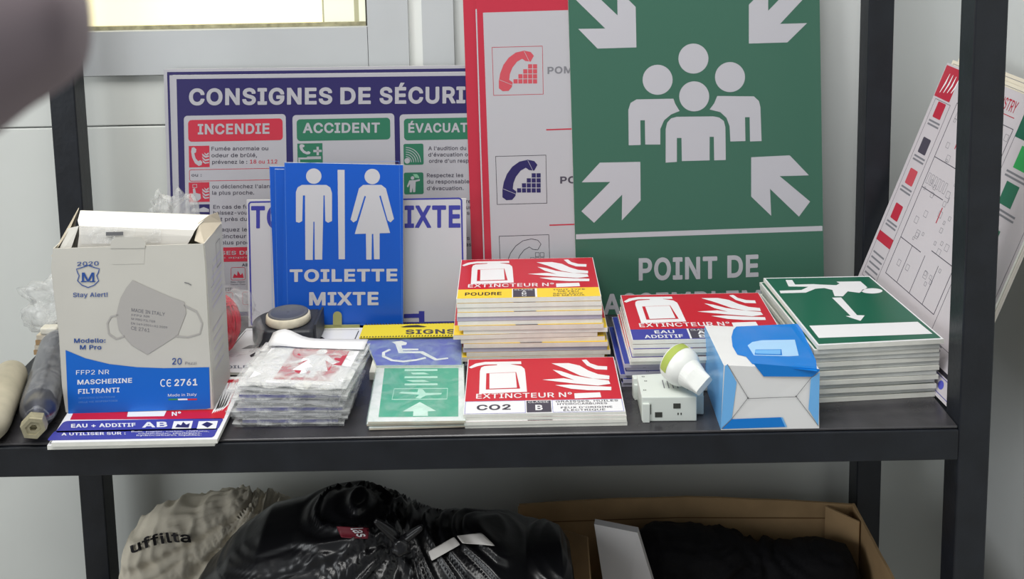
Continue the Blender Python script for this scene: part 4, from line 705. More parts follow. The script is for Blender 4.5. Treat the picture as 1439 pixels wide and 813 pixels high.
# walls of card with a crushed left front corner
wall_pts = []
for i, (dx, z) in enumerate(prof):
    wall_pts.append([S(fl, z)+Vector((dx*.6, .0, 0)), S(fr, z+(.002 if i == len(prof)-1 else 0))+Vector((dx*-.15, 0, 0)), S(br, z), S(bl, z)+Vector((dx, 0, 0))])
for i in range(len(prof)-1):
    A, B_ = wall_pts[i], wall_pts[i+1]
    for k in range(4):
        lo = [A[k], A[(k+1) % 4], B_[(k+1) % 4], B_[k]]
        for p in lo: p.z = max(p.z, SZ+ZB)
        b.add(lo, [(0, 1, 2, 3)], BOXW)
b.add([S(fl, ZB), S(fr, ZB), S(br, ZB), S(bl, ZB)], [(3, 2, 1, 0)], BOXW)
o = carton_o = b.build('carton_body', mb_t); sm = o.modifiers.new('thick', 'SOLIDIFY'); sm.thickness = .0012; sm.offset = 1
def sheet(pts, m, name, parent, nx=1, thick=.0008, sub=0):
    b = MB(); b.add(pts, [tuple(range(len(pts)))] if len(pts) <= 4 else [(i, i+1, len(pts)-2-i, len(pts)-1-i) for i in range(len(pts)//2-1)], m, sub > 0)
    o = b.build(name, parent); s_ = o.modifiers.new('thick', 'SOLIDIFY'); s_.thickness = thick; s_.offset = 0
    if sub: q = o.modifiers.new('sub', 'SUBSURF'); q.levels = sub; q.render_levels = sub
    return o
Yb = BY0+.086
# lid: curved strip from the back rim, over, and tucked down to the front
row = [(BX0-.002, BX1-.004), ]
pts_l = [P(BX0-.004, Yb, FT-.004), P(BX0+.004, Yb-.004, 0.2645), P(BX0+.010, BY0+.062, 0.2710), P(BX0+.020, BY0+.030, 0.2680), P(BX0+.026, BY0+.020, 0.2640)]
pts_r = [P(BX1-.006, Yb+.001, FT-.004), P(BX1-.008, Yb-.004, 0.2545), P(BX1-.010, BY0+.062, 0.2605), P(BX1-.014, BY0+.030, 0.2585), P(BX1-.016, BY0+.020, 0.2550)]
sheet(pts_l + pts_r[::-1], mat('lid_white_lit', (228, 227, 222), .45, .4), 'lid', mb_t, sub=0)  # lit lid and shaded tuck flap: light painted into one card's colours
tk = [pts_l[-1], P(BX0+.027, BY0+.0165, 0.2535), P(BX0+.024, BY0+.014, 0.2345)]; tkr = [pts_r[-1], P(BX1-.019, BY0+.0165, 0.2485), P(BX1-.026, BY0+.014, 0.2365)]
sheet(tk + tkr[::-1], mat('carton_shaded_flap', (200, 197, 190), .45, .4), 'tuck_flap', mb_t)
# left and right dust flaps
sheet([P(BX0-.006, BY0+.004, 0.2290), P(BX0-.010, Yb, 0.2405), P(BX0+.002, Yb-.01, 0.2705), P(BX0+.012, BY0+.02, 0.2585)], KRAFT, 'side_flap', mb_t)
sheet([P(BX0-.004, BY0+.003, .218), P(BX0+.018, BY0+.010, 0.2375), P(BX0+.026, BY0+.0195, 0.2645), P(BX0+.010, BY0+.022, 0.2605)], BOXW, 'side_flap', mb_t)
sheet([P(BX1, BY0+.006, 0.2405), P(BX1+.001, Yb-.006, 0.2445), P(BX1-.002, Yb-.010, 0.2605), P(BX1-.009, BY0+.06, 0.2620), P(BX1-.016, BY0+.035, 0.2600), P(BX1-.016, BY0+.016, 0.2425)], KRAFT, 'side_flap', mb_t)
# front tab, taped
F_ = Face(P(BX0, BY0-.0015, 0), (BX1-BX0, .002, 0), (0, 0, 1)).zoom(60, 270, 5.33)
F_.board([(505, 420), (765, 418), (760, 535), (520, 540)], .0006, BOXW, BOXW, 'front_tab'); F_.O += F_.n*.0006
F_.poly([(505, 420), (512, 372), (540, 336), (735, 336), (772, 382), (765, 418)], BOXW, 0, 'front_tab')
F_.part('front_tab')
F_.parts['front_tab'].build('front_tab', carton_o); F_.parts = {}
# clear film with a silver strip under the lid
b = MB(); b.add([P(BX0+.03, BY0+.0125, 0.2420), P(BX1-.06, BY0+.0125, 0.2420), P(BX1-.06, BY0+.0165, 0.2610), P(BX0+.03, BY0+.0165, 0.2645)], [(0, 1, 2, 3)], film('lid_film', (230, 232, 232), 0.2585, .08, 40)); b.build('film_window', mb_t)
b = MB(); b.add([P(BX0+.064, BY0+.0118, 0.2530), P(BX0+.087, BY0+.0118, 0.2530), P(BX0+.087, BY0+.0128, 0.2577), P(BX0+.064, BY0+.0128, 0.2577)], [(0, 1, 2, 3)], mat('silver_strip', (120, 120, 122), .3, .6, .6)); b.build('nose_strip', mb_t)
# printing on the front
f = Face(P(BX0, BY0-.0016, 0), (BX1-BX0, .002, 0), (0, 0, 1)).zoom(0, 250, 2.083)
arc = [(192, 503), (250, 527), (320, 544), (400, 553), (480, 556), (612, 553)]
f.poly(arc + [(616, 672), (604, 675), (350, 684), (200, 690)], BOXB, 1, 'blue_band')
f.poly([(388, 298), (430, 318), (505, 350), (540, 362), (545, 395), (520, 460), (432, 516), (385, 488), (348, 445), (340, 400), (352, 352), (370, 320)], BOXG, 1, 'mask_picture')
f.line([(347, 400), (325, 405), (314, 425), (318, 455), (340, 470), (365, 462)], .0022, BOXG, 1, 'mask_picture'); f.line([(538, 372), (575, 390), (592, 425), (585, 455), (550, 465), (515, 462)], .0022, BOXG, 1, 'mask_picture')
f.text('MADE IN ITALY', 385, 390, 483, 403, 10, GREY, 2, 'mask_picture>lettering', off=.004); f.text('FFP2 NR', 385, 403, 438, 408, 6, GREY, 2, off=.0); f.text('M PRO FILTER', 385, 414, 455, 423, 6, GREY, 2, off=.0); f.text('EN 149:2001+A1:2009', 384, 427, 490, 440, 6, GREY, 2, off=.0); f.text('CE 2761', 384, 443, 438, 450, 10, GREY, 2, off=.002)
f.text('Modello:', 217, 482, 309, 481, 13, BOXT, 2, off=.016); f.text('M Pro', 234, 501, 297, 501, 13, BOXT, 2, off=.016); f.text('20', 504, 545, 532, 545, 19, BOXT, 2, off=.01); f.text('Pezzi', 542, 545, 575, 545, 8, GREY, 2, off=0)
f.text('Stay Alert!', 214, 348, 315, 347, 13, BOXT, 2, off=.010)
W2 = mat('print_white', (236, 238, 240), .4, .4)
f.text('FFP2 NR', 223, 575, 320, 573, 13, W2, 2, 'blue_band>lettering', off=.002); f.text('MASCHERINE', 227, 604, 387, 598, 14, W2, 2, 'blue_band>lettering', off=.018); f.text('FILTRANTI', 229, 631, 350, 626, 14, W2, 2, 'blue_band>lettering', off=.018)
PB_ = mat('print_pale_blue', (110, 160, 220), .4, .4)
f.text('DISPOSITIVO DI PROTEZIONE', 231, 646, 337, 642, 5, PB_, 2, 'blue_band>lettering', off=0); f.text('DELLE VIE RESPIRATORIE', 231, 658, 345, 653, 5, PB_, 2, 'blue_band>lettering', off=0)
f.text('2761', 511, 608, 578, 606, 20, W2, 2, 'blue_band>lettering', off=.02)
for cx in (478, 496):
    f.line([(cx+8*math.cos(t)*.9, 599-10*math.sin(t)) for t in [math.radians(50+26*k) for k in range(11)]], .0014, W2, 2, 'blue_band>certificate_mark')
f.line([(489, 599), (500, 599)], .0014, W2, 2, 'blue_band>certificate_mark')
f.text('Made in Italy', 492, 639, 576, 636, 8, W2, 2, 'blue_band>lettering', off=.002)
for k, c in enumerate(((60, 140, 80), (236, 238, 240), (200, 50, 60))): f.rect(493+k*28, 645, 521+k*28, 649, mat('flag_%s' % 'green white red'.split()[k], c, .4, .4), 2, 'blue_band>flag_stripe')
# crest with a letter and year
f.line([(224, 266), (238, 262), (258, 255), (278, 262), (291, 265), (288, 276), (283, 285), (289, 300), (276, 313), (258, 320), (240, 313), (227, 300), (232, 285), (227, 276)], .0012, BOXT, 2, 'crest', closed=True)
f.text('M', 240, 303, 276, 303, 27, BOXT, 2, 'crest>monogram', .012); f.text('2020', 226, 257, 289, 255, 12, BOXT, 2, 'crest>year', .01)
for x in (238, 247): f.line([(x, 303), (x+.1, 303)], .001, BOXT, 2, 'crest')
for xa in (237, 262): f.rect(xa, 301, xa+17, 304, BOXT, 2, 'crest')
f.line([(540, 305), (552, 308), (560, 313)], .0012, CREASE, 2, 'tear')
emit_parts(f, mb_t)
# small print on its right side
f = Face(Vector((fr.x+.0003, fr.y, SZ)), br-fr, (0, 0, 1))
f.O += f.n*.0014
for j in range(7): f.rect(.02, .205-j*.010, .07, .2085-j*.010, mat('side_print', (190, 186, 196), .5, .3), 1, 'side_print', local=True)
f.rect(.015, .175, .03, .215, CREASE, 1, 'side_print', local=True, wd=.0008); f.rect(.05, .19, .07, .225, CREASE, 1, 'side_print', local=True, wd=.0008)
for j in range(5): f.rect(.015, .115-j*.014, .06, .118-j*.014, mat('side_print', (190, 186, 196)), 1, 'side_print', local=True)
f.parts['side_print'].build('side_print', carton_o)

# ------------------------------------------------------------------ two big plates under the carton
def eau_ab(z, quad, label, full):
    f = flat(z).zoom(0, 250, 2.083)
    f.board(quad, .0055, WHITE, PVC)
    if full:
        f.poly([(245, 620), (700, 588), (655, 704), (205, 707)], RED, 1, 'red_field')
        f.poly([(380, 660), (500, 655), (480, 697), (372, 699)], WHITE, 2, 'number_box'); f.text('N°', 503, 697, 530, 696, 12, WHITE, 3, 'lettering')
        for k in range(5): f.poly([(655+k*9, 600-k*.6), (661+k*9, 600-k*.6), (640+k*7, 672-k*2), (620+k*7, 690-k*2)], WHITE, 2, 'flames')
        f.rect(188, 711, 638, 736, PURP, 1, 'class_strip', r=.005); f.text('EAU + ADDITIF', 208, 731, 398, 728, 11, WHITE, 2, 'class_strip>lettering', off=.022); f.text('AB', 416, 731, 490, 729, 16, WHITE, 2, 'class_strip>lettering', off=.022)
        for x in (505, 578): f.poly([(x+4, 712), (x+60, 711), (x+54, 733), (x-2, 734)], WHITE, 2, 'pictogram')
        f.poly([(513, 730), (520, 720), (530, 724), (536, 714), (545, 722), (556, 718), (552, 731)], NAVY, 3, 'pictogram'); f.poly([(590, 722), (606, 714), (624, 720), (608, 731)], NAVY, 3, 'pictogram')
        f.rect(160, 740, 625, 759, PURP, 1, 'class_strip', r=.004); f.text('A UTILISER SUR :', 180, 754, 368, 751, 8, WHITE, 2, off=.02)
        for t, x0, x1, y in (('Bois, papier, carton, chiffons,', 385, 612, 744.5), ('caoutchouc, plastiques,', 405, 590, 750), ('hydrocarbures liquides.', 400, 590, 755.5)): f.text(t, x0, y, x1, y-1.5, 4.2, WHITE, 2, off=.012)
    f.finish('extinguisher_sign', label, 'sign', group='plates under the mask carton')
eau_ab(.0062, [(250, 600), (722, 588), (628, 772), (138, 783)], 'lower white plate under the mask carton, its rim sticking out in front', False)
eau_ab(.0122, [(252, 590), (724, 580), (636, 764), (150, 774)], 'red white and violet extinguisher plate lying directly under the mask carton', True)

# ------------------------------------------------------------------ white arrow signs lying behind the carton
def wsign(z, dx, label, full=False):
    f = flat(z).zoom(290, 400, 5.756)
    f.board([(330+dx, 352), (1265, 346), (1150, 740), (20+dx, 700+dx*.3)], .0042, WHITE, PVC)
    if full:
        f.line([(318, 372), (95, 640)], .0016, INK, 1, 'border'); f.line([(318, 366), (1235, 362)], .001, INK, 1, 'border'); f.line([(1232, 372), (1130, 600)], .0016, INK, 1, 'border')
        f.poly([(280, 520), (350, 488), (430, 486), (420, 512)], INK, 1, 'arrow'); f.poly([(860, 422), (935, 420), (1035, 487), (880, 488)], INK, 1, 'arrow'); f.poly([(790, 388), (890, 392), (860, 404), (800, 402)], INK, 1, 'arrow'); f.poly([(350, 570), (395, 545), (400, 575), (360, 585)], INK, 1, 'arrow')
        f.text('TOILETTE', 110, 678, 480, 672, 24, mat('faded_ink', (90, 96, 116), .5, .3), 1, 'lettering', .012)
    f.finish('arrow_sign', label, 'sign', group='white arrow signs lying flat')
wsign(.0045, -6, 'lower of two white signs lying flat behind the bagged signs')
wsign(.0092, 0, 'upper white sign with dark arrow and border lying under the tape measure', True)

# ------------------------------------------------------------------ tape measure
TZ = .0096
tm = thing('tape_measure', 'black tape measure with a worn cream disc on its upper side', 'tape measure', P(-.362, .265, TZ))
def outline(cx, cy, hw, hd, n=28):
    pts = []
    for k in range(n+1):
        t = math.pi/2 + math.pi*k/n; pts.append((cx-hw*.35+hw*.75*math.cos(t), cy+hd*math.sin(t)))
    return pts + [(cx+hw*.85, cy-hd), (cx+hw, cy-hd*.85), (cx+hw, cy+hd*.85), (cx+hw*.85, cy+hd)]
RUB = mat('black_rubber', (46, 48, 54), .45, .4, bump=.2, bump_scale=300)
def extr(mb, pts, z0, z1, m, rnd=.004):
    c = Vector((sum(p[0] for p in pts)/len(pts), sum(p[1] for p in pts)/len(pts)))
    n = len(pts); rings = []
    for z, k in ((z0, rnd), (z0+rnd, 0), (z1-rnd, 0), (z1-rnd*.3, rnd*.3), (z1, rnd)):
        rings += [P(p[0]+(c.x-p[0])*k/.04, p[1]+(c.y-p[1])*k/.04, z) for p in pts]
    fs = [(i*n+k, i*n+(k+1) % n, (i+1)*n+(k+1) % n, (i+1)*n+k) for i in range(4) for k in range(n)]
    mb.add(rings, fs, m, True); mb.add(rings[:n], [tuple(range(n-1, -1, -1))], m); mb.add(rings[-n:], [tuple(range(n))], m)
b = MB(); extr(b, outline(-.357, .268, .049, .040), TZ+.0004, .0395, RUB); b.build('case', tm)
b = MB(); b.lathe(P(-.355, .264, .0392), (0, .05, 1), [(.033, 0), (.0345, .002), (.0335, .011), (.031, .013), (.001, .013)], mat('worn_cream_plastic', (206, 198, 178), .6, .3, noise_amt=.12, noise_scale=90), caps=False); b.build('disc', tm)['label'] = 'worn cream disc'
b = MB(); b.lathe(P(-.355, .2646, .0523), (0, .05, 1), [(.0305, 0), (.0305, .0015), (.026, .0022), (.0255, .0016), (.001, .0016)], mat('grey_label', (92, 94, 100), .45, .4), caps=False); b.build('disc_label', tm)
b = MB(); b.box(-.309, -.306, .232, .296, TZ+.002, .047, RUB); b.build('belt_clip', tm)
b = MB(); b.box(-.345, -.312, .222, .2285, TZ+.002, .024, mat('steel_grey', (150, 150, 150), .35, .5, .7)); bevel(b.build('tape_hook', tm), .001)

# ------------------------------------------------------------------ signs in clear sleeves, stacked askew
def wavy(mb, quad, m, amp, seed, n=14, droop=0):
    """a crumpled sheet over a quad of points TL TR BR BL"""
    vs = []
    for j in range(n+1):
        for i in range(n+1):
            s_, t = i/n, j/n
            p = quad[0]*(1-s_)*(1-t) + quad[1]*s_*(1-t) + quad[2]*s_*t + quad[3]*(1-s_)*t
            k = noise.noise(p*34+Vector((seed*3.1, 0, seed)))*amp + noise.noise(p*90+Vector((seed, 5, 0)))*amp*.5
            edge = min(s_, 1-s_, t, 1-t); k -= droop*max(0, 1-edge*6)
            vs.append(p+Vector((k*.3, k*.3, k)))
    mb.add(vs, [(j*(n+1)+i, (j+1)*(n+1)+i, (j+1)*(n+1)+i+1, j*(n+1)+i+1) for j in range(n) for i in range(n)], m, True)
NP = 7; HP = .0090
PR = mat('faded_maroon', (176, 62, 78), .5, .3)
packs_pos = [(-.303, .090, -.02), (-.300, .092, -.05), (-.303, .088, -.02), (-.297, .090, -.09), (-.301, .088, -.03), (-.296, .086, -.12), (-.290, .083, -.11)]
for k in range(NP):
    cx, cy, rz = packs_pos[k]; z0 = k*HP + .0006; top = k == NP-1
    t = thing('bagged_sign', ('clear sleeve with a maroon woman symbol sign, topmost of the bagged pile' if top else '{} clear sleeved sign from the top of the bagged pile'.format(ORD[NP-1-k])), 'sign pack', P(cx, cy, z0), 'pile of signs in clear sleeves')
    rot = Matrix.Rotation(rz, 3, 'Z'); hw, hd = .078+.004*((k*37) % 3-1), .064
    def Q(x, y, z): return rot @ Vector((x, y, 0)) + P(cx, cy, z0+z)
    b = MB()
    cm = (PURP, WHITE, PURP, WHITE, PURP, WHITE, WHITE)[k]
    b.hexa([Q(-hw*.86, -hd*.84, .002), Q(hw*.86, -hd*.84, .002), Q(hw*.86, hd*.8, .002), Q(-hw*.86, hd*.8, .002)], [Q(-hw*.86, -hd*.84, .0062), Q(hw*.86, -hd*.84, .0062), Q(hw*.86, hd*.8, .0062), Q(-hw*.86, hd*.8, .0062)], cm, WHITE)
    b.build('sign_plate', t)
    if top:
        f = Face(Q(0, 0, .0064), rot @ Vector((1, 0, 0)), rot @ Vector((0, 1, 0)))
        f.poly([(-.030, -.045), (.050, -.045), (.050, .042), (-.030, .042)], PR, 1, 'x', True)
        f.circle(.012, .034, .0075, WHITE, 2, 'x', True)
        f.poly([(.000, .024), (.024, .024), (.042, .004), (.038, -.001), (.024, .010), (.036, -.020), (.022, -.020), (.022, -.038), (.014, -.038), (.013, -.020), (.009, -.020), (.008, -.038), (.000, -.038), (.0, -.020), (-.014, -.020), (.000, .010), (-.014, -.002), (-.018, .003)], WHITE, 2, 'x', True)
        f.parts['x'].build('pictogram', t)
    b = MB()
    a = .0022 if not top else .003
    wavy(b, [Q(-hw, hd, .0078), Q(hw, hd, .0078), Q(hw, -hd, .0078), Q(-hw, -hd, .0078)], SLEEVE if not top else film('milky_sleeve', (224, 226, 224), .52, .10, 34), a, k, 16, .002)
    wavy(b, [Q(-hw, -hd, .0075), Q(hw, -hd, .0075), Q(hw*.99, -hd*.96, .0012), Q(-hw*.99, -hd*.97, .0012)], SLEEVE, .0006, k+20, 14)
    wavy(b, [Q(hw, -hd, .0075), Q(hw, hd, .0075), Q(hw*.98, hd, .0012), Q(hw*.99, -hd*.96, .0012)], SLEEVE, .0006, k+30, 14)
    b.build('plastic_sleeve', t)
    if top or k == 5:
        b = MB(); n = 16; vs = []
        for j in range(4):
            for i in range(n+1):
                s_ = i/n; x = -hw*.93 + 2*hw*.94*s_; lift = (.013*math.exp(-((s_-.12)/.17)**2) + .003*s_ if top else .001)*(1 if j else .5)
                vs.append(Q(x, hd*(.62+.13*j), .0090+lift*(.25+.28*j)))
        b.add(vs, [(j*(n+1)+i, j*(n+1)+i+1, (j+1)*(n+1)+i+1, (j+1)*(n+1)+i) for j in range(3) for i in range(n)], WHITE, True)
        o = b.build('header_card', t); s_ = o.modifiers.new('thick', 'SOLIDIFY'); s_.thickness = .0004

# ------------------------------------------------------------------ wheelchair sign in its yellow headed packet
t = thing('sign_packet', 'violet blue wheelchair sign in a packet with yellow header card', 'sign pack', P(-.15, .19, .012))
f = flat(.0165).zoom(300, 420, 3.787)
f.board([(805, 205), (1318, 196), (1320, 350), (868, 352)], .004, VIO, PVC, 'sign_plate')
wl = [(948, 228), (1000, 222), (1030, 232), (1025, 244), (1000, 247), (1005, 264), (1090, 264), (1090, 272), (1008, 274), (1008, 278), (1115, 278), (1190, 318), (1248, 311), (1250, 318), (1180, 327), (1100, 288), (985, 288), (968, 240)]
f.poly(wl, WHITE, 1, 'pictogram')
f.line([(940, 268), (905, 285), (905, 305), (950, 326), (1010, 332), (1080, 324), (1130, 312)], .005, WHITE, 1, 'pictogram')
emit_parts(f, t)
f = flat(.0215).zoom(300, 420, 3.787)
f.board([(800, 138), (1330, 126), (1330, 196), (775, 206)], .0012, YEL2, YEL2, 'header_card')
f.text('SIGNS', 1022, 187, 1290, 184, 24, DINK, 1, 'lettering', .022)
f.poly([(995, 148), (1030, 141), (1085, 138), (1135, 146), (1120, 150), (1010, 151)], INK, 1, 'hang_hole')
for k in range(34): x = 806+k*15.5; f.poly([(x, 131-k*.3), (x+7, 131-k*.3), (x+12, 138-k*.3), (x+5, 138-k*.3)], INK, 1, 'hazard_stripes'); f.poly([(x-22, 199-k*.3), (x-15, 199-k*.3), (x-18, 205-k*.3), (x-25, 205-k*.3)], INK, 1, 'hazard_stripes')
emit_parts(f, t)
b = MB(); b.box(-.215, -.088, .150, .236, .0004, .0118, PVC); b.build('backing_board', t)
b = MB(); q = [on_z(300+u/3.787, 420+v/3.787, .0185) for u, v in ((800, 206), (1325, 196), (1328, 354), (862, 358))]; wavy(b, q, GSLEEVE, .0012, 5); b.build('plastic_sleeve', t)

# ------------------------------------------------------------------ green arrow sign packets, three
for k in range(3):
    z = .0042+k*.0042; top = k == 2
    t = thing('sign_packet', ('green exit sign with white arrow in clear sleeve, topmost of its pile', 'middle thin packet under the sleeved green exit sign', 'lowest thin packet of the green exit sign pile')[0 if top else (1 if k else 2)], 'sign pack', P(-.135, .09, z-.004), 'green exit sign packets')
    f = flat(z).zoom(300, 420, 3.787)
    dx, dy = ((6, 34), (-6, 12), (0, 0))[k]
    f.board([(872+dx*.3, 352), (1330, 350), (1340+dx, 646+dy*.7), (822+dx, 652+dy)], .0028, WHITE, KRAFT, 'sign_plate')
    if top:
        G3 = mat('faded_green', (50, 158, 128), .35, .4); PG = mat('pale_mint', (178, 222, 206), .4, .4)
        f.poly([(910, 368), (1304, 366), (1303, 625), (878, 628)], G3, 1, 'green_field')
        for j, y in enumerate((374, 392, 412, 432, 450)):
            f.poly([(1018, y), (1192, y-1), (1192, y+9), (1016, y+10)], PG, 2, 'lettering') if j % 2 == 0 else f.poly([(1020+30*(j == 1), y), (1120, y-1), (1150, y+9), (1060, y+10)], PG, 2, 'lettering')
        f.line([(962, 478), (1246, 476), (1242, 532), (950, 535)], .002, PG, 2, 'pictogram', closed=True)
        f.poly([(1090, 480), (1112, 480), (1130, 500), (1215, 500), (1212, 508), (1130, 514), (1100, 530), (1075, 528), (1095, 510), (985, 502), (1000, 494), (1085, 496)], PG, 2, 'pictogram')
        f.poly([(1098, 548), (1185, 596), (1140, 598), (1142, 622), (1062, 623), (1064, 598), (1008, 598)], mat('mint_white', (206, 232, 222), .4, .4), 2, 'arrow')
    emit_parts(f, t)
    b = MB(); q = [on_z(300+u/3.787, 420+v/3.787, z+.0018) for u, v in ((866, 346), (1334, 344), (1344+dx, 650+dy*.7), (815+dx, 656+dy))]; wavy(b, q, GSLEEVE, .0010, 9+k); b.build('plastic_sleeve', t)

# ------------------------------------------------------------------ circuit breakers
def breaker(loc, rz, label, w=.072, d=.060, h=.034):
    t = thing('circuit_breaker', label, 'circuit breaker', loc, 'circuit breakers by the bulb box')
    def bb(name, x0, x1, y0, y1, z0, z1, m, bw=.0012):
        b = MB(); b.box(x0, x1, y0, y1, z0, z1, m); b.v = [Vector((v.x, v.y, v.z-SZ))+Vector(loc) for v in b.v]; return bevel(b.build(name, t), bw)
    bb('housing', -w/2, w/2, -d/2, d/2, 0, h, GPL)
    bb('terminal_block', w/2-.001, w/2+.012, -d/2+.016, d/2, 0, h*.78, GPL)
    bb('terminal_block', -w/2+.001, -w/2+.010, -d/2-.003, -d/2+.006, 0, h-.008, GPL, .0006)
    dk = mat('breaker_recess', (60, 62, 58), .5, .3); wd = mat('breaker_brass', (120, 120, 90), .4, .5, .4)
    for x, z in ((-.014, .006), (.010, .018)): bb('terminal_opening', x-.0048, x+.0048, -d/2-.0005, -d/2+.003, z, z+.007, dk, .0003)
    for x in (.0115, .0155): bb('slot', x-.0008, x+.0008, -d/2-.0004, -d/2+.002, .009, .012, dk, .0002)
    bb('slot', -.0248, -.0238, -d/2-.0004, -d/2+.002, .010, .024, dk, .0002)
    f = Face(Vector(loc)+Vector((0, 0, h+.0002)), (1, 0, 0), (0, 1, 0))
    for x, y in ((-.028, .024), (-.026, .012), (-.03, -.012), (.028, -.012)): f.rect(x-.0018, y-.0014, x+.0018, y+.0014, dk, 0, 'marks', local=True, wd=.0006)
    for j in range(4): f.rect(-.004+j*.006, -.008, -.0025+j*.006, .014-j*.002, GREY, 0, 'marks', local=True)
    f.parts['marks'].build('marks', t)
    t.rotation_euler = (0, 0, rz)
    return t
breaker(P(.197, .056, .0003), math.radians(-1), 'front white circuit breaker with two terminal openings lying under the bulb')
# the second one lies behind and peeks out at both sides
breaker(P(.205, .092, .0003), math.radians(4), 'rear white circuit breaker peeking out behind the front one', w=.098, d=.0105, h=.030)

# ------------------------------------------------------------------ white lamp with a pinched end, lying on the breakers
lb = thing('light_bulb', 'white bulb shaped lamp with a green label band leaning on the breakers', 'light bulb', P(.215, .06, .0345))
A = on_y(957, 514, .050); ax = Vector((.55, -.80, -.22)).normalized()
b = MB(); prof = [(.0005, -.0165), (.019, -.0165), (.0245, -.0145), (.0262, -.010), (.0266, -.001), (.0262, .004), (.0240, .010), (.0205, .0145), (.0195, .0155)]
b.lathe(A, ax, prof, WPL, 48, caps=False); b.build('globe', lb)
b = MB(); b.lathe(A, ax, [(.0256, -.0125), (.0265, -.010), (.0269, -.001)], mat('label_green', (160, 176, 84), .4, .4), 48, caps=False)
def side(fc):
    c_ = sum((b.v[i] for i in fc), Vector())/len(fc)-A; c_ -= ax*c_.dot(ax); return c_.normalized().dot(Vector((-.45, -.35, .82)).normalized())
keep = [i for i, fc in enumerate(b.f) if side(fc) > .5]
b.f = [b.f[i] for i in keep]; b.m = [b.m[i] for i in keep]; b.smooth = [b.smooth[i] for i in keep]
b.build('label_band', lb)['label'] = 'yellow green label band'
b = MB(); n = 32; xx = Vector((.75, .25, .6)); xx = (xx-ax*xx.dot(ax)).normalized(); yy = ax.cross(xx); vs = []
for k, (h, rx, ry, sq) in enumerate(((.0152, .0196, .0196, 1), (.019, .0190, .0188, 1), (.026, .0172, .0160, .8), (.033, .0150, .0118, .55), (.040, .0142, .0080, .4), (.044, .0138, .0058, .35))):
    for i in range(n):
        t = 2*math.pi*i/n; c_, s_ = math.cos(t), math.sin(t)
        vs.append(A + ax*h + xx*rx*math.copysign(abs(c_)**sq, c_) + yy*ry*math.copysign(abs(s_)**sq, s_))
b.add(vs, [(k*n+i, k*n+(i+1) % n, (k+1)*n+(i+1) % n, (k+1)*n+i) for k in range(5) for i in range(n)] + [tuple(5*n+i for i in range(n))], WPL, False)
b.build('pinched_cap', lb)

# ------------------------------------------------------------------ bulb carton, blue and white
bt = thing('bulb_carton', 'glossy blue and white folded carton at the front edge beside the bulb', 'box', P(.32, .06, .0003))
V = {k: P(*v) for k, v in {'fbl': (.2595, .003, .0003), 'fbr': (.3865, .003, .0003), 'ftl': (.2625, .003, .0885), 'ftr': (.3855, .005, .0800), 'bbl': (.2615, .120, .0003), 'bbr': (.381, .120, .0003), 'btl': (.2590, .112, .0915), 'btr': (.3800, .112, .0830)}.items()}
b = MB()
for q, m in ((('fbl', 'fbr', 'ftr', 'ftl'), BBW), (('ftl', 'ftr', 'btr', 'btl'), BBW), (('bbl', 'fbl', 'ftl', 'btl'), BBS), (('fbr', 'bbr', 'btr', 'ftr'), BBS), (('bbr', 'bbl', 'btl', 'btr'), BBL), (('fbl', 'bbl', 'bbr', 'fbr'), BBS)): b.add([V[i] for i in q], [(0, 1, 2, 3)], m)
o = b.build('carton_body', bt)
f = Face(V['fbl']+Vector((0, -.0002, 0)), (1, 0, 0), V['ftl']-V['fbl']).zoom(880, 440, 4.517)
def cl(x): return x
f.poly([(600, 733), (612, 335), (627, 322), (690, 440), (668, 668)], BBS, 1, 'blue_print'); f.poly([(1219, 733), (1215, 395), (1160, 430), (1152, 625)], BBS, 1, 'blue_print')
f.poly([(605, 733), (668, 672), (978, 670), (1008, 733)], BBL, 2, 'blue_print'); f.poly([(978, 670), (990, 672), (1020, 733), (1008, 733)], BBS, 2, 'blue_print')
f.poly([(790, 322), (1213, 372), (1213, 385), (1168, 420), (860, 408), (838, 380)], BBL, 1, 'blue_print')
for l in ([(627, 322), (765, 540)], [(765, 540), (668, 668), (604, 733)], [(765, 545), (1070, 543)], [(1070, 540), (1165, 420)], [(1070, 540), (1219, 733)]): f.line(l, .0007, CREASE, 3, 'fold_lines')
for x in (765, 1070): f.circle(x, 540, 5, CREASE, 3, 'fold_lines', k=10)
for k, mb in f.parts.items(): mb.build(k, bt)
nrm = (V['ftr']-V['ftl']).cross(V['btl']-V['ftl']).normalized()
uxx = (V['ftr']-V['ftl']).normalized()
f = Face(V['ftl']+nrm*.0003, uxx, nrm.cross(uxx)).zoom(880, 440, 4.517)
# the top sags, so its print follows the two triangles of the lid
f.poly([(700, 84), (1098, 66), (1205, 300), (1212, 368), (800, 322), (760, 275), (705, 262), (675, 210), (668, 150), (680, 105)], BBL, 1, 'blue_print')
f.poly([(770, 205), (800, 183), (860, 172), (1070, 168), (1095, 270), (1030, 274), (810, 268)], BBT, 2, 'blue_print'); f.poly([(820, 232), (985, 230), (990, 268), (815, 264)], BBL, 3, 'blue_print'); f.poly([(815, 236), (980, 234), (978, 262), (822, 258)], BBS, 4, 'blue_print')
for mbk in f.parts.values():
    for v in mbk.v:
        d = (v-V['ftr']); 
    mbk.build('top_print', bt)
b = MB(); wavy(b, [V['btl']+nrm*.0016, V['btr']+nrm*.003, V['ftr']+nrm*.003, V['ftl']+nrm*.0016], film('carton_gloss', (235, 240, 245), .03, .06, 14), .0012, 3, 12); b.build('glossy_wrap', bt)

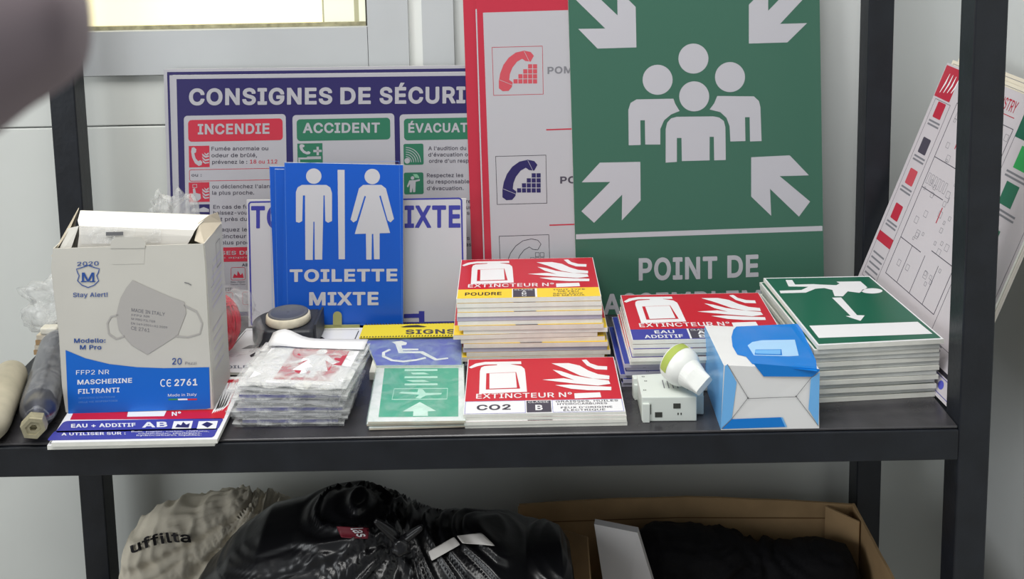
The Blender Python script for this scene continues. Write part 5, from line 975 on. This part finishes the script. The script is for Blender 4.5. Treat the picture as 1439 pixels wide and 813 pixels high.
# ------------------------------------------------------------------ gas cartridges lying at the left
def cartridge(A, B, r, m, m2, label, wrap=True):
    t = thing('gas_cartridge', label, 'gas cartridge', Vector((A.x, A.y, SZ)), 'gas cartridges')
    d = (A-B); Ln = d.length; ax = d.normalized()          # B back, A front (neck)
    b = MB(); b.lathe(B, ax, [(.001, 0), (r*.6, .002), (r*.9, .010), (r, .022), (r, Ln-.045), (r*.97, Ln-.036), (r*.82, Ln-.022), (r*.55, Ln-.012), (r*.42, Ln-.006), (r*.42, Ln)], m, 40, caps=False); b.build('cylinder', t)
    b = MB(); b.lathe(B, ax, [(r*.62, Ln-.004), (r*.66, Ln-.003), (r*.66, Ln+.010), (r*.62, Ln+.012), (r*.40, Ln+.012), (r*.40, Ln+.0105), (r*.2, Ln+.0105), (r*.2, Ln+.004), (.0005, Ln+.004)], m2, 6, smooth=False, caps=False)
    b.build('valve_nut', t)
    if wrap:
        b = MB(); n = 36; k_ = 18; vs = []
        x = ax.orthogonal().normalized(); y = ax.cross(x)
        for j in range(k_):
            h = .0 + (Ln-.012)*j/(k_-1); rr = r if h < Ln-.045 else r*(1-.45*(h-(Ln-.045))/.033)
            for i in range(n):
                t_ = 2*math.pi*i/n; p = B+ax*h+(x*math.cos(t_)+y*math.sin(t_))*(rr+.0008); p += (x*math.cos(t_)+y*math.sin(t_))*max(0, noise.noise(p*60))*.002
                p.z = max(p.z, SZ+.0003); vs.append(p)
        b.add(vs, [(j*n+i, j*n+(i+1) % n, (j+1)*n+(i+1) % n, (j+1)*n+i) for j in range(k_-1) for i in range(n)], film('cartridge_wrap', (220, 222, 226), .12, .08, 40), True); b.build('plastic_wrap', t)
    return t
r1 = .0242
ca = on_z(49, 600, r1*.95); cb = ca + Vector((-.075, .235, .0)); ca.z = cb.z = SZ+r1+.0035
cartridge(ca, cb, r1, mat('gunmetal', (96, 98, 108), .28, .6, .75, noise_amt=.15, noise_scale=30), mat('brass_grey', (168, 162, 136), .45, .5, .4, noise_amt=.15, noise_scale=120), 'dark steel gas cartridge in clear wrap with a hexagonal brass neck by the carton')
cb2 = on_z(16, 512, .035); ca2 = on_z(-22, 612, .028); ca2.z = SZ+.0246; cb2.z = SZ+.0246
cartridge(ca2, cb2, .0242, mat('beige_painted_tube', (176, 170, 152), .6, .35, noise_amt=.12, noise_scale=40), mat('dark_nut', (70, 68, 70), .4, .5, .5), 'beige cylindrical gas cartridge at the far left edge of the shelf', False)
# little cap and folded card behind them
b = MB(); c = on_y(69, 462, .255); b.box(c.x-.010, c.x+.016, .245, .261, c.z-SZ-.005, c.z-SZ+.006, mat('bone_plastic', (210, 206, 192), .5, .4)); c0 = b
capo = bevel(c0.build('stopper', None, (c.x, .253, c.z-.005)), .003, 3); tag(capo, 'small bone coloured stopper on the card stack left of the carton', 'stopper')
b = MB(); lowz = c.z-SZ-.0055
for k in range(4): b.box(c.x-.022+.002*k, c.x+.022-.001*k, .246, .276, .0005+k*(lowz/4), .0005+(k+1)*(lowz/4)-.0008, (CARD, KRAFT)[k % 2])
tag(b.build('card_stack', None, (c.x, .26, SZ)), 'folded brown card pieces standing behind the dark gas cartridge', 'cardboard')

# ------------------------------------------------------------------ clear bags behind the carton, red twine
def crumple(mb, c, rad, m, seed, sub=4, amp=.35, fr=6.0, zmin=None, zr=Matrix.Identity(3)):
    bm = bmesh.new(); bmesh.ops.create_icosphere(bm, subdivisions=sub, radius=1)
    vs = []
    for v in bm.verts:
        d = v.co.copy(); k = 1 + amp*(noise.noise(d*1.6+Vector((seed, 0, 0)))) - amp*.6*abs(noise.noise(d*fr+Vector((0, seed, 0)))) - amp*.25*abs(noise.noise(d*fr*2.3+Vector((0, 0, seed))))
        p = zr @ Vector((d.x*rad[0]*k, d.y*rad[1]*k, d.z*rad[2]*k)) + c
        if zmin is not None: p.z = max(p.z, zmin)
        vs.append(p)
    mb.add(vs, [tuple(v.index for v in f.verts) for f in bm.faces], m, True); bm.free()
b = MB(); c = on_y(62, 440, .285)
crumple(b, c+Vector((0.015, .01, .012)), (.062, .020, .044), CLEAR, 3.2, 4, .6, 4, SZ+.001)
crumple(b, P(-.58, .30, .06), (.055, .025, .062), CLEAR, 5.2, 4, .5, 4, SZ+.001)
crumple(b, on_y(224, 282, .29)+Vector((0, 0, -.01)), (.018, .012, .022), CLEAR, 1.2, 4, .7, 4)
crumple(b, P(-.53, .30, .128), (.045, .020, .125), CLEAR, 2.2, 4, .4, 4, SZ+.001)
tag(b.build('plastic_bag', None, (-.55, .21, SZ)), 'crumpled clear plastic bag sticking out behind the mask carton', 'plastic bag')
tw = thing('twine_ball', 'ball of red twine inside the clear bag right of the mask carton', 'twine', P(-.47, .214, .012))
TC = P(-.452, .214, .058)
TWM = mat('red_twine', (206, 36, 60), .7, .3, bump=.4, bump_scale=900)
b = MB(); crumple(b, TC, (.033, .033, .043), TWM, 8, 3, .05); b.build('twine_core', tw)
b = MB(); tr = random.Random(4)
for k in range(46):
    ax = Vector((tr.uniform(-1, 1), tr.uniform(-1, 1), tr.uniform(-.25, .25))).normalized(); x = ax.orthogonal().normalized(); y = ax.cross(x)
    pts = []
    for i in range(28):
        t = 2*math.pi*i/28; d = x*math.cos(t)+y*math.sin(t); pts.append(TC+Vector((d.x*.0345, d.y*.0345, d.z*.0445))*(1+.02*(k % 3)))
    b.tube(pts, .0017, TWM, 5, True)
b.build('twine_winding', tw)
b = MB(); crumple(b, P(-.438, .220, .056), (.058, .046, .056), film('twine_bag', (214, 214, 212), .16, .18, 26), 6.4, 4, .30, 3.5, SZ+.0100)
tag(b.build('plastic_bag', None, (-.45, .22, SZ+.01)), 'clear plastic bag holding red twine right of the mask carton', 'plastic bag')

# ------------------------------------------------------------------ lower shelf: tote bag, black bag, carton
def interp(pts, x):
    if x <= pts[0][0]: return pts[0][1]
    for (a, b_), (c, d) in zip(pts, pts[1:]):
        if a <= x <= c: return b_+(d-b_)*(x-a)/(c-a)
    return pts[-1][1]
def bag_mesh(mb, sil, y0, dep, zb_, m, knot, seed, nx=150, nt=110, amp=.010, fr=26, flat_amp=.004, dents=0):
    """closed bag: its outline in elevation is sil (x, z of the upper rim), round in depth"""
    x0, x1 = sil[0][0], sil[-1][0]; vs = []
    for i in range(nx+1):
        x = x0+(x1-x0)*(.5-.5*math.cos(math.pi*i/nx)); zt = interp(sil, x); e = math.sin(math.pi*i/nx)
        dd = dep*(.25+.75*e**.6) if 0 < i < nx else dep*.02
        zb = zb_(x) if callable(zb_) else zb_; zt = max(zt, zb+.004)
        for j in range(nt):
            t = 2*math.pi*j/nt; c_, s_ = math.cos(t), math.sin(t)
            z = zb + (zt-zb)*(.5+.5*math.copysign(abs(s_)**(.95 if dents else .75), s_)); y = y0 - dd*math.copysign(abs(c_)**.85, c_)
            p = Vector((x, y, z)); q = p-Vector(knot); r = q.length; ang = math.atan2(q.z*1.5, q.x)
            nn = noise.noise(Vector((math.cos(ang)*fr/6, math.sin(ang)*fr/6, r*4+seed)))
            ridge = (1-abs(noise.noise(Vector((math.cos(ang)*fr/2.2, math.sin(ang)*fr/2.2, r*3+seed*2)))*2))
            big = noise.noise(p*9+Vector((seed, 0, 0)))*.5
            fine = (1-abs(noise.noise(p*(52 if dents else 38)+Vector((0, seed, 0))))*2)
            near = 1 if not dents else .32+.85*math.exp(-(r/.15)**2)
            if dents:
                ra = (1-abs(noise.noise(Vector((math.cos(ang)*fr/2.2, math.sin(ang)*fr/2.2, r*.9+seed*2)))*2))**2
                fc = 1-abs(noise.noise(p*8+Vector((seed, 3, 0))))*2
                k = amp*near*ra*min(1, r/.06) + .006*fc + .012*noise.noise(p*5) - .030*math.exp(-(r/.045)**2)
            else: k = amp*near*(nn*.9+ridge*.55*min(1, r/.05))+flat_amp*fine*(near if dents else 1)+amp*(.7 if dents else 1.2)*big - .030*math.exp(-(r/.045)**2)
            nrm = Vector((0, -c_*.8, s_*.6)).normalized()
            p = p + nrm*k; p.z = max(p.z, zb); p.y = min(p.y, YW-.012); vs.append(p)
    mb.add(vs, [(i*nt+j, (i+1)*nt+j, (i+1)*nt+(j+1) % nt, i*nt+(j+1) % nt) for i in range(nx) for j in range(nt)], m, True)
def sil_px(pts, y): return [(q.x, q.z) for q in (on_y(u, v, y) for u, v in pts)]
TOTE = mat('beige_cotton', (214, 206, 188), .85, .15, noise_amt=.06, noise_scale=30, bump=.3, bump_scale=900)
BAGM = mat('black_bin_bag', (16, 16, 19), .3, .45, bump=.35, bump_scale=40)
ZL = SZ+LOW
ZT = -.325+SZ
b = MB(); s_ = sil_px([(160, 870), (168, 800), (180, 765), (205, 745), (240, 733), (285, 722), (330, 716), (372, 722), (400, 740), (420, 800)], .27)
tk_ = on_y(330, 800, .12)
bag_mesh(b, s_, .300, .058, ZL+.0008, TOTE, (tk_.x, tk_.y, tk_.z), 2.3, 150, 110, .014, 34, .007)
tote = b.build('tote_bag', None, (-.53, .235, ZL)); tag(tote, 'crumpled beige cotton bag with black lettering on the lower shelf', 'bag')
b = MB()
s_ = sil_px([(255, 900), (280, 815), (300, 782), (340, 738), (385, 708), (430, 702), (465, 685), (510, 678), (560, 690), (620, 712), (655, 712), (700, 722), (740, 741), (786, 743), (800, 758), (796, 772), (804, 784)], .17)
kn = on_y(562, 772, .035)
bag_mesh(b, s_, .125, .105, lambda x: ZL+.0008+(ZT+.012-ZL)*min(1, max(0, (x+.09)/.07)), BAGM, (kn.x, kn.y, kn.z), 5.1, 260, 170, .013, 26, .0015, 1)
bag = thing('bin_bag', 'big glossy black plastic bag tied with a knot on the lower shelf', 'bag', Vector((-.2, .175, ZL)))
bagm = b.build('bag_body', bag)
b = MB()
for k, (dx, dz, L_) in enumerate(((-.030, .040, 1), (.026, .030, 1))):
    K = kn+Vector((0, .012, 0)); pts = [K + Vector((dx*math.sin(math.pi*t)*1.0 + (.008 if k else -.004)*t, -.008*math.sin(math.pi*t), dz*math.sin(math.pi*t*.9))) for t in [j/16 for j in range(17)]]
    b.tube(pts, .004, BAGM, 8, taper=[.006-.003*math.sin(math.pi*j/16) for j in range(17)])
crumple(b, kn+Vector((0, .008, 0)), (.016, .012, .013), BAGM, 3, 3, .4, 5)
b.build('knot', bag)
from mathutils.bvhtree import BVHTree
def drape_on(obj, pts_px, lift, toward=Vector((0, -.8, .6))):
    """lay photo-positioned points on the surface of a bag, along the surface's outward direction"""
    me = obj.data; o0 = obj.location if obj.parent is None else obj.parent.location
    bv = BVHTree.FromPolygons([v.co+o0 for v in me.vertices], [tuple(p.vertices) for p in me.polygons])
    out = []
    last = None
    for u, v in pts_px:
        h = bv.ray_cast(CAM, ray(u, v).normalized())
        if h[0] is None: h = (last or on_y(u, v, o0.y-.09), None)
        last = h[0]; out.append(h[0]+toward.normalized()*lift)
    return out
def scrap(obj, quad, m, name, label, cat, lift=.004, n=8, text=None, crump=.003):
    """a scrap of paper caught in the bag's folds"""
    g = []
    for j in range(n+1):
        for i in range(n+1):
            a, t = i/n, j/n; g.append(tuple(quad[0][k]*(1-a)*(1-t)+quad[1][k]*a*(1-t)+quad[2][k]*a*t+quad[3][k]*(1-a)*t for k in (0, 1)))
    P_ = drape_on(obj, g, lift)
    # smooth the drape a little so that it bridges the creases
    for it in range(3):
        Q_ = [p.copy() for p in P_]
        for j in range(n+1):
            for i in range(n+1):
                nb = [P_[jj*(n+1)+ii] for ii, jj in ((i-1, j), (i+1, j), (i, j-1), (i, j+1)) if 0 <= ii <= n and 0 <= jj <= n]
                Q_[j*(n+1)+i] = (P_[j*(n+1)+i]+sum(nb, Vector())/len(nb))/2
        P_ = Q_
    b = MB(); b.add(P_, [(j*(n+1)+i, (j+1)*(n+1)+i, (j+1)*(n+1)+i+1, j*(n+1)+i+1) for j in range(n) for i in range(n)], m, True)
    o = b.build(name, None, P_[0]); s_ = o.modifiers.new('thick', 'SOLIDIFY'); s_.thickness = .0006
    tag(o, label, cat); return o, P_
def drape_text(obj, s, p0, p1, h, m, name, parent, lift, off=.02, bend=0):
    vs, fs = text_shape(s, off); xs = [x for x, y in vs]; X0, X1 = min(xs), max(xs); lo, hi = cap(off)
    pp = []
    for x, y in vs:
        a = (x-X0)/(X1-X0); k = (y-lo)/(hi-lo); dx, dy = p1[0]-p0[0], p1[1]-p0[1]; L_ = math.hypot(dx, dy)
        pp.append((p0[0]+dx*a + dy/L_*h*k, p0[1]+dy*a - dx/L_*h*k - bend*math.sin(math.pi*a)))
    q = drape_on(obj, pp, lift); b = MB(); b.add(q, fs, m)
    return b.build(name, parent)
MAR = mat('maroon_label', (112, 34, 46), .5, .3); PAP = mat('white_paper_scrap', (214, 210, 206), .6, .3)
lbl, lbl_g = scrap(bagm, [(470, 738), (522, 740), (520, 758), (478, 755)], MAR, 'torn_label', 'small maroon label with white lettering in the black bag', 'label', .004)

scrap(bagm, [(640, 752), (678, 747), (700, 768), (648, 763)], PAP, 'paper_scrap', 'folded white paper scrap sticking out of the black bag', 'paper', .009)
scrap(bagm, [(600, 775), (640, 752), (650, 764), (605, 790)], PAP, 'paper_scrap', 'creased white paper strip beside the bag knot', 'paper', .008)
def grid_text(G, n, t, p0, p1, h, m, name, parent, off):
    """text on a draped scrap, in its own 0..1 coordinates"""
    vs, fs = text_shape(t, off); xs = [x for x, y in vs]; X0, X1 = min(xs), max(xs); lo, hi = cap(off); q = []
    for x, y in vs:
        a = (x-X0)/(X1-X0); k = (y-lo)/(hi-lo); dx, dy = p1[0]-p0[0], p1[1]-p0[1]
        u = min(.999, max(0, p0[0]+dx*a+dy*h*k))*n; v = min(.999, max(0, p0[1]+dy*a-dx*h*k))*n; i, j = int(u), int(v); fu, fv = u-i, v-j
        g = lambda ii, jj: G[jj*(n+1)+ii]
        q.append(g(i, j)*(1-fu)*(1-fv)+g(i+1, j)*fu*(1-fv)+g(i, j+1)*(1-fu)*fv+g(i+1, j+1)*fu*fv + Vector((0, -.8, .6))*.0012)
    b = MB(); b.add(q, fs, m); return b.build(name, parent)
grid_text(lbl_g, 8, 'las', (.42, .2), (.62, .85), .55, WHITE, 'lettering', lbl, .012)
drape_text(tote, 'uffilta', (186, 778), (270, 762), 15, mat('bag_print_black', (40, 38, 40), .7, .2), 'lettering', tote, .0045, .02, 6)

# open brown carton
cx = thing('cardboard_box', 'open brown cardboard box on the lower shelf at the right', 'box', Vector((.27, .2, ZL)))
t_ = .004
XL, XRb, YF, YB = -.004, .553, .03, .338
def wallq(name, a, b_, za, zb_, bow=0, m=CARD, n=10):
    mb = MB(); vs = []
    for j in range(2):
        for i in range(n+1):
            s1 = i/n; p = Vector(a)*(1-s1)+Vector(b_)*s1; vs.append(Vector((p.x, p.y, (ZL+.001) if j == 0 else (za*(1-s1)+zb_*s1+bow*math.sin(math.pi*s1)+.002*noise.noise(Vector((s1*9, j, 3)))))))
    mb.add(vs, [(i, i+1, n+2+i, n+1+i) for i in range(n)], m)
    o = mb.build(name, cx); q = o.modifiers.new('thick', 'SOLIDIFY'); q.thickness = t_; q.offset = 0; return o
wallq('back_panel', (XL, YB, 0), (XRb, YB, 0), ZT+.003, ZT-.008, .013)
wallq('right_panel', (XRb, YB, 0), (XRb, YF, 0), ZT-.006, ZT-.012)
wallq('left_panel', (XL, YB, 0), (XL, YF, 0), ZT, ZT-.02)
wallq('front_panel', (XL, YF, 0), (XRb, YF, 0), ZT-.05, ZT-.05)
b = MB(); b.box(XL, XRb, YF, YB, LOW+.001, LOW+.004, CARD); b.build('bottom_panel', cx)
sheet([Vector((.505, YB-.006, ZT-.006)), Vector((.548, YB-.045, ZT-.008)), Vector((.548, YB-.045, ZL+.01)), Vector((.505, YB-.006, ZL+.01))], CARD, 'corner_flap', cx, thick=.003)
q = [on_y(u, v, .30) for u, v in ((815, 738), (840, 736))]
sheet([Vector((XL+.01, .325, ZT-.015)), Vector((.100, .20, ZT+.04)), Vector((.108, .12, ZL+.02)), Vector((XL+.01, .20, ZL+.02))], CARD, 'inner_flap', cx, thick=.003)
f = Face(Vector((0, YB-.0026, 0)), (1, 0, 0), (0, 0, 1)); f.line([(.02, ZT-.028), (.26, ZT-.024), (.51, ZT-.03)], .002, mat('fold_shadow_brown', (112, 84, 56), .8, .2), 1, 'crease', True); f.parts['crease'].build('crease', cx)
# white board and black cloth in it
b = MB(); a, c_, d_, e_ = (on_y(835, 736, .170), on_y(896, 748, .150), on_y(918, 820, .150), on_y(848, 820, .170))
dwn = lambda p, q: p + (q-p)*((ZL+.006-p.z)/(q.z-p.z))
qd = [dwn(a, e_), dwn(c_, d_), c_, a]; nn = (qd[1]-qd[0]).cross(qd[3]-qd[0]).normalized()
b.hexa([p-nn*.012 for p in qd], qd, mat('grey_white_board', (190, 188, 188), .5, .3))
o = b.build('white_board', None, (qd[0].x, qd[0].y, ZL+.006)); tag(o, 'plain white board standing in the open cardboard box', 'board')
b = MB(); s_ = sil_px([(880, 850), (892, 778), (925, 757), (985, 762), (1040, 776), (1085, 787), (1120, 788), (1165, 783), (1200, 790), (1222, 840)], .24)
kk = on_y(1080, 800, .2)
bag_mesh(b, s_, .262, .055, ZL+.006, mat('black_cloth', (20, 19, 22), .75, .2, bump=.3, bump_scale=300), tuple(kk), 7.7, 110, 80, .009, 20, .003)
tag(b.build('black_bag', None, (.3, .235, ZL+.006)), 'dull black bag lying inside the open cardboard box', 'bag')

# ------------------------------------------------------------------ the photographer's finger in front of the lens
SKIN = mat('dark_skin', (150, 136, 140), .6, .3, noise_amt=.06, noise_scale=60)
DZ = .125
def cv(u, v, dz=DZ): return CAM + ray(u, v)*dz
bot = [(-330, 330), (-200, 300), (-90, 252), (0, 190), (45, 152), (85, 128), (105, 115), (118, 102), (127, 82), (131, 55)]
top = [(-330, -170), (-200, -175), (-90, -165), (0, -140), (45, -118), (85, -85), (105, -60), (118, -35), (127, -5), (131, 40)]
b = MB(); n = 24; vs = []
for (u, vb), (_, vt) in zip(bot, top):
    cvv = (vb+vt)/2; h = (vb-vt)/2
    for i in range(n):
        t = 2*math.pi*i/n; vs.append(cv(u, cvv+h*math.sin(t), DZ*(1 - .085*math.cos(t)*min(1, h/110))))
N = len(bot)
b.add(vs, [(j*n+i, j*n+(i+1) % n, (j+1)*n+(i+1) % n, (j+1)*n+i) for j in range(N-1) for i in range(n)] + [tuple(range(n-1, -1, -1)), tuple((N-1)*n+i for i in range(n))], SKIN, True)
# the rest of the hand, outside the frame: knuckles, palm, curled fingers, thumb, wrist
def lim(pts, rs):
    P_ = [CAM + CR*x + CU*y + _F*z for x, y, z in pts]; q = []; rr = []
    for i in range(len(P_)-1):
        for k in range(6): q.append(P_[i].lerp(P_[i+1], k/6)); rr.append(rs[i]+(rs[i+1]-rs[i])*k/6)
    q.append(P_[-1]); rr.append(rs[-1]); b.tube(q, 0, SKIN, 14, taper=rr); crumple(b, P_[-1], (rs[-1],)*3, SKIN, 1, 2, 0)
lim([(-.092, -.006, .125), (-.125, -.020, .122), (-.160, -.050, .115)], [.0165, .020, .026])
lim([(-.160, -.050, .115), (-.19, -.10, .10), (-.22, -.16, .07), (-.25, -.26, -.02)], [.030, .034, .027, .033])
for k, (dx, l_) in enumerate(((0.0, .9), (-.012, .8), (-.026, .65))):
    lim([(-.150+dx, -.045-.018*k, .115), (-.112+dx, -.040-.020*k, .110-.01*k), (-.098+dx, -.046-.020*k, .085), (-.118+dx, -.050-.020*k, .072)], [.012, .010, .009, .008])
lim([(-.185, -.085, .11), (-.150, -.100, .135), (-.125, -.090, .150)], [.017, .013, .010])
hd = b.build('person', None, (-.15, -1.08, CAM.z-.06))
rm = hd.modifiers.new('skin', 'REMESH'); rm.mode = 'VOXEL'; rm.voxel_size = .0016; rm.use_smooth_shade = True
sm = hd.modifiers.new('soft', 'SMOOTH'); sm.factor = .5; sm.iterations = 6
tag(hd, "person's dark out of focus fingertip across the upper left corner, close to the lens", 'person')
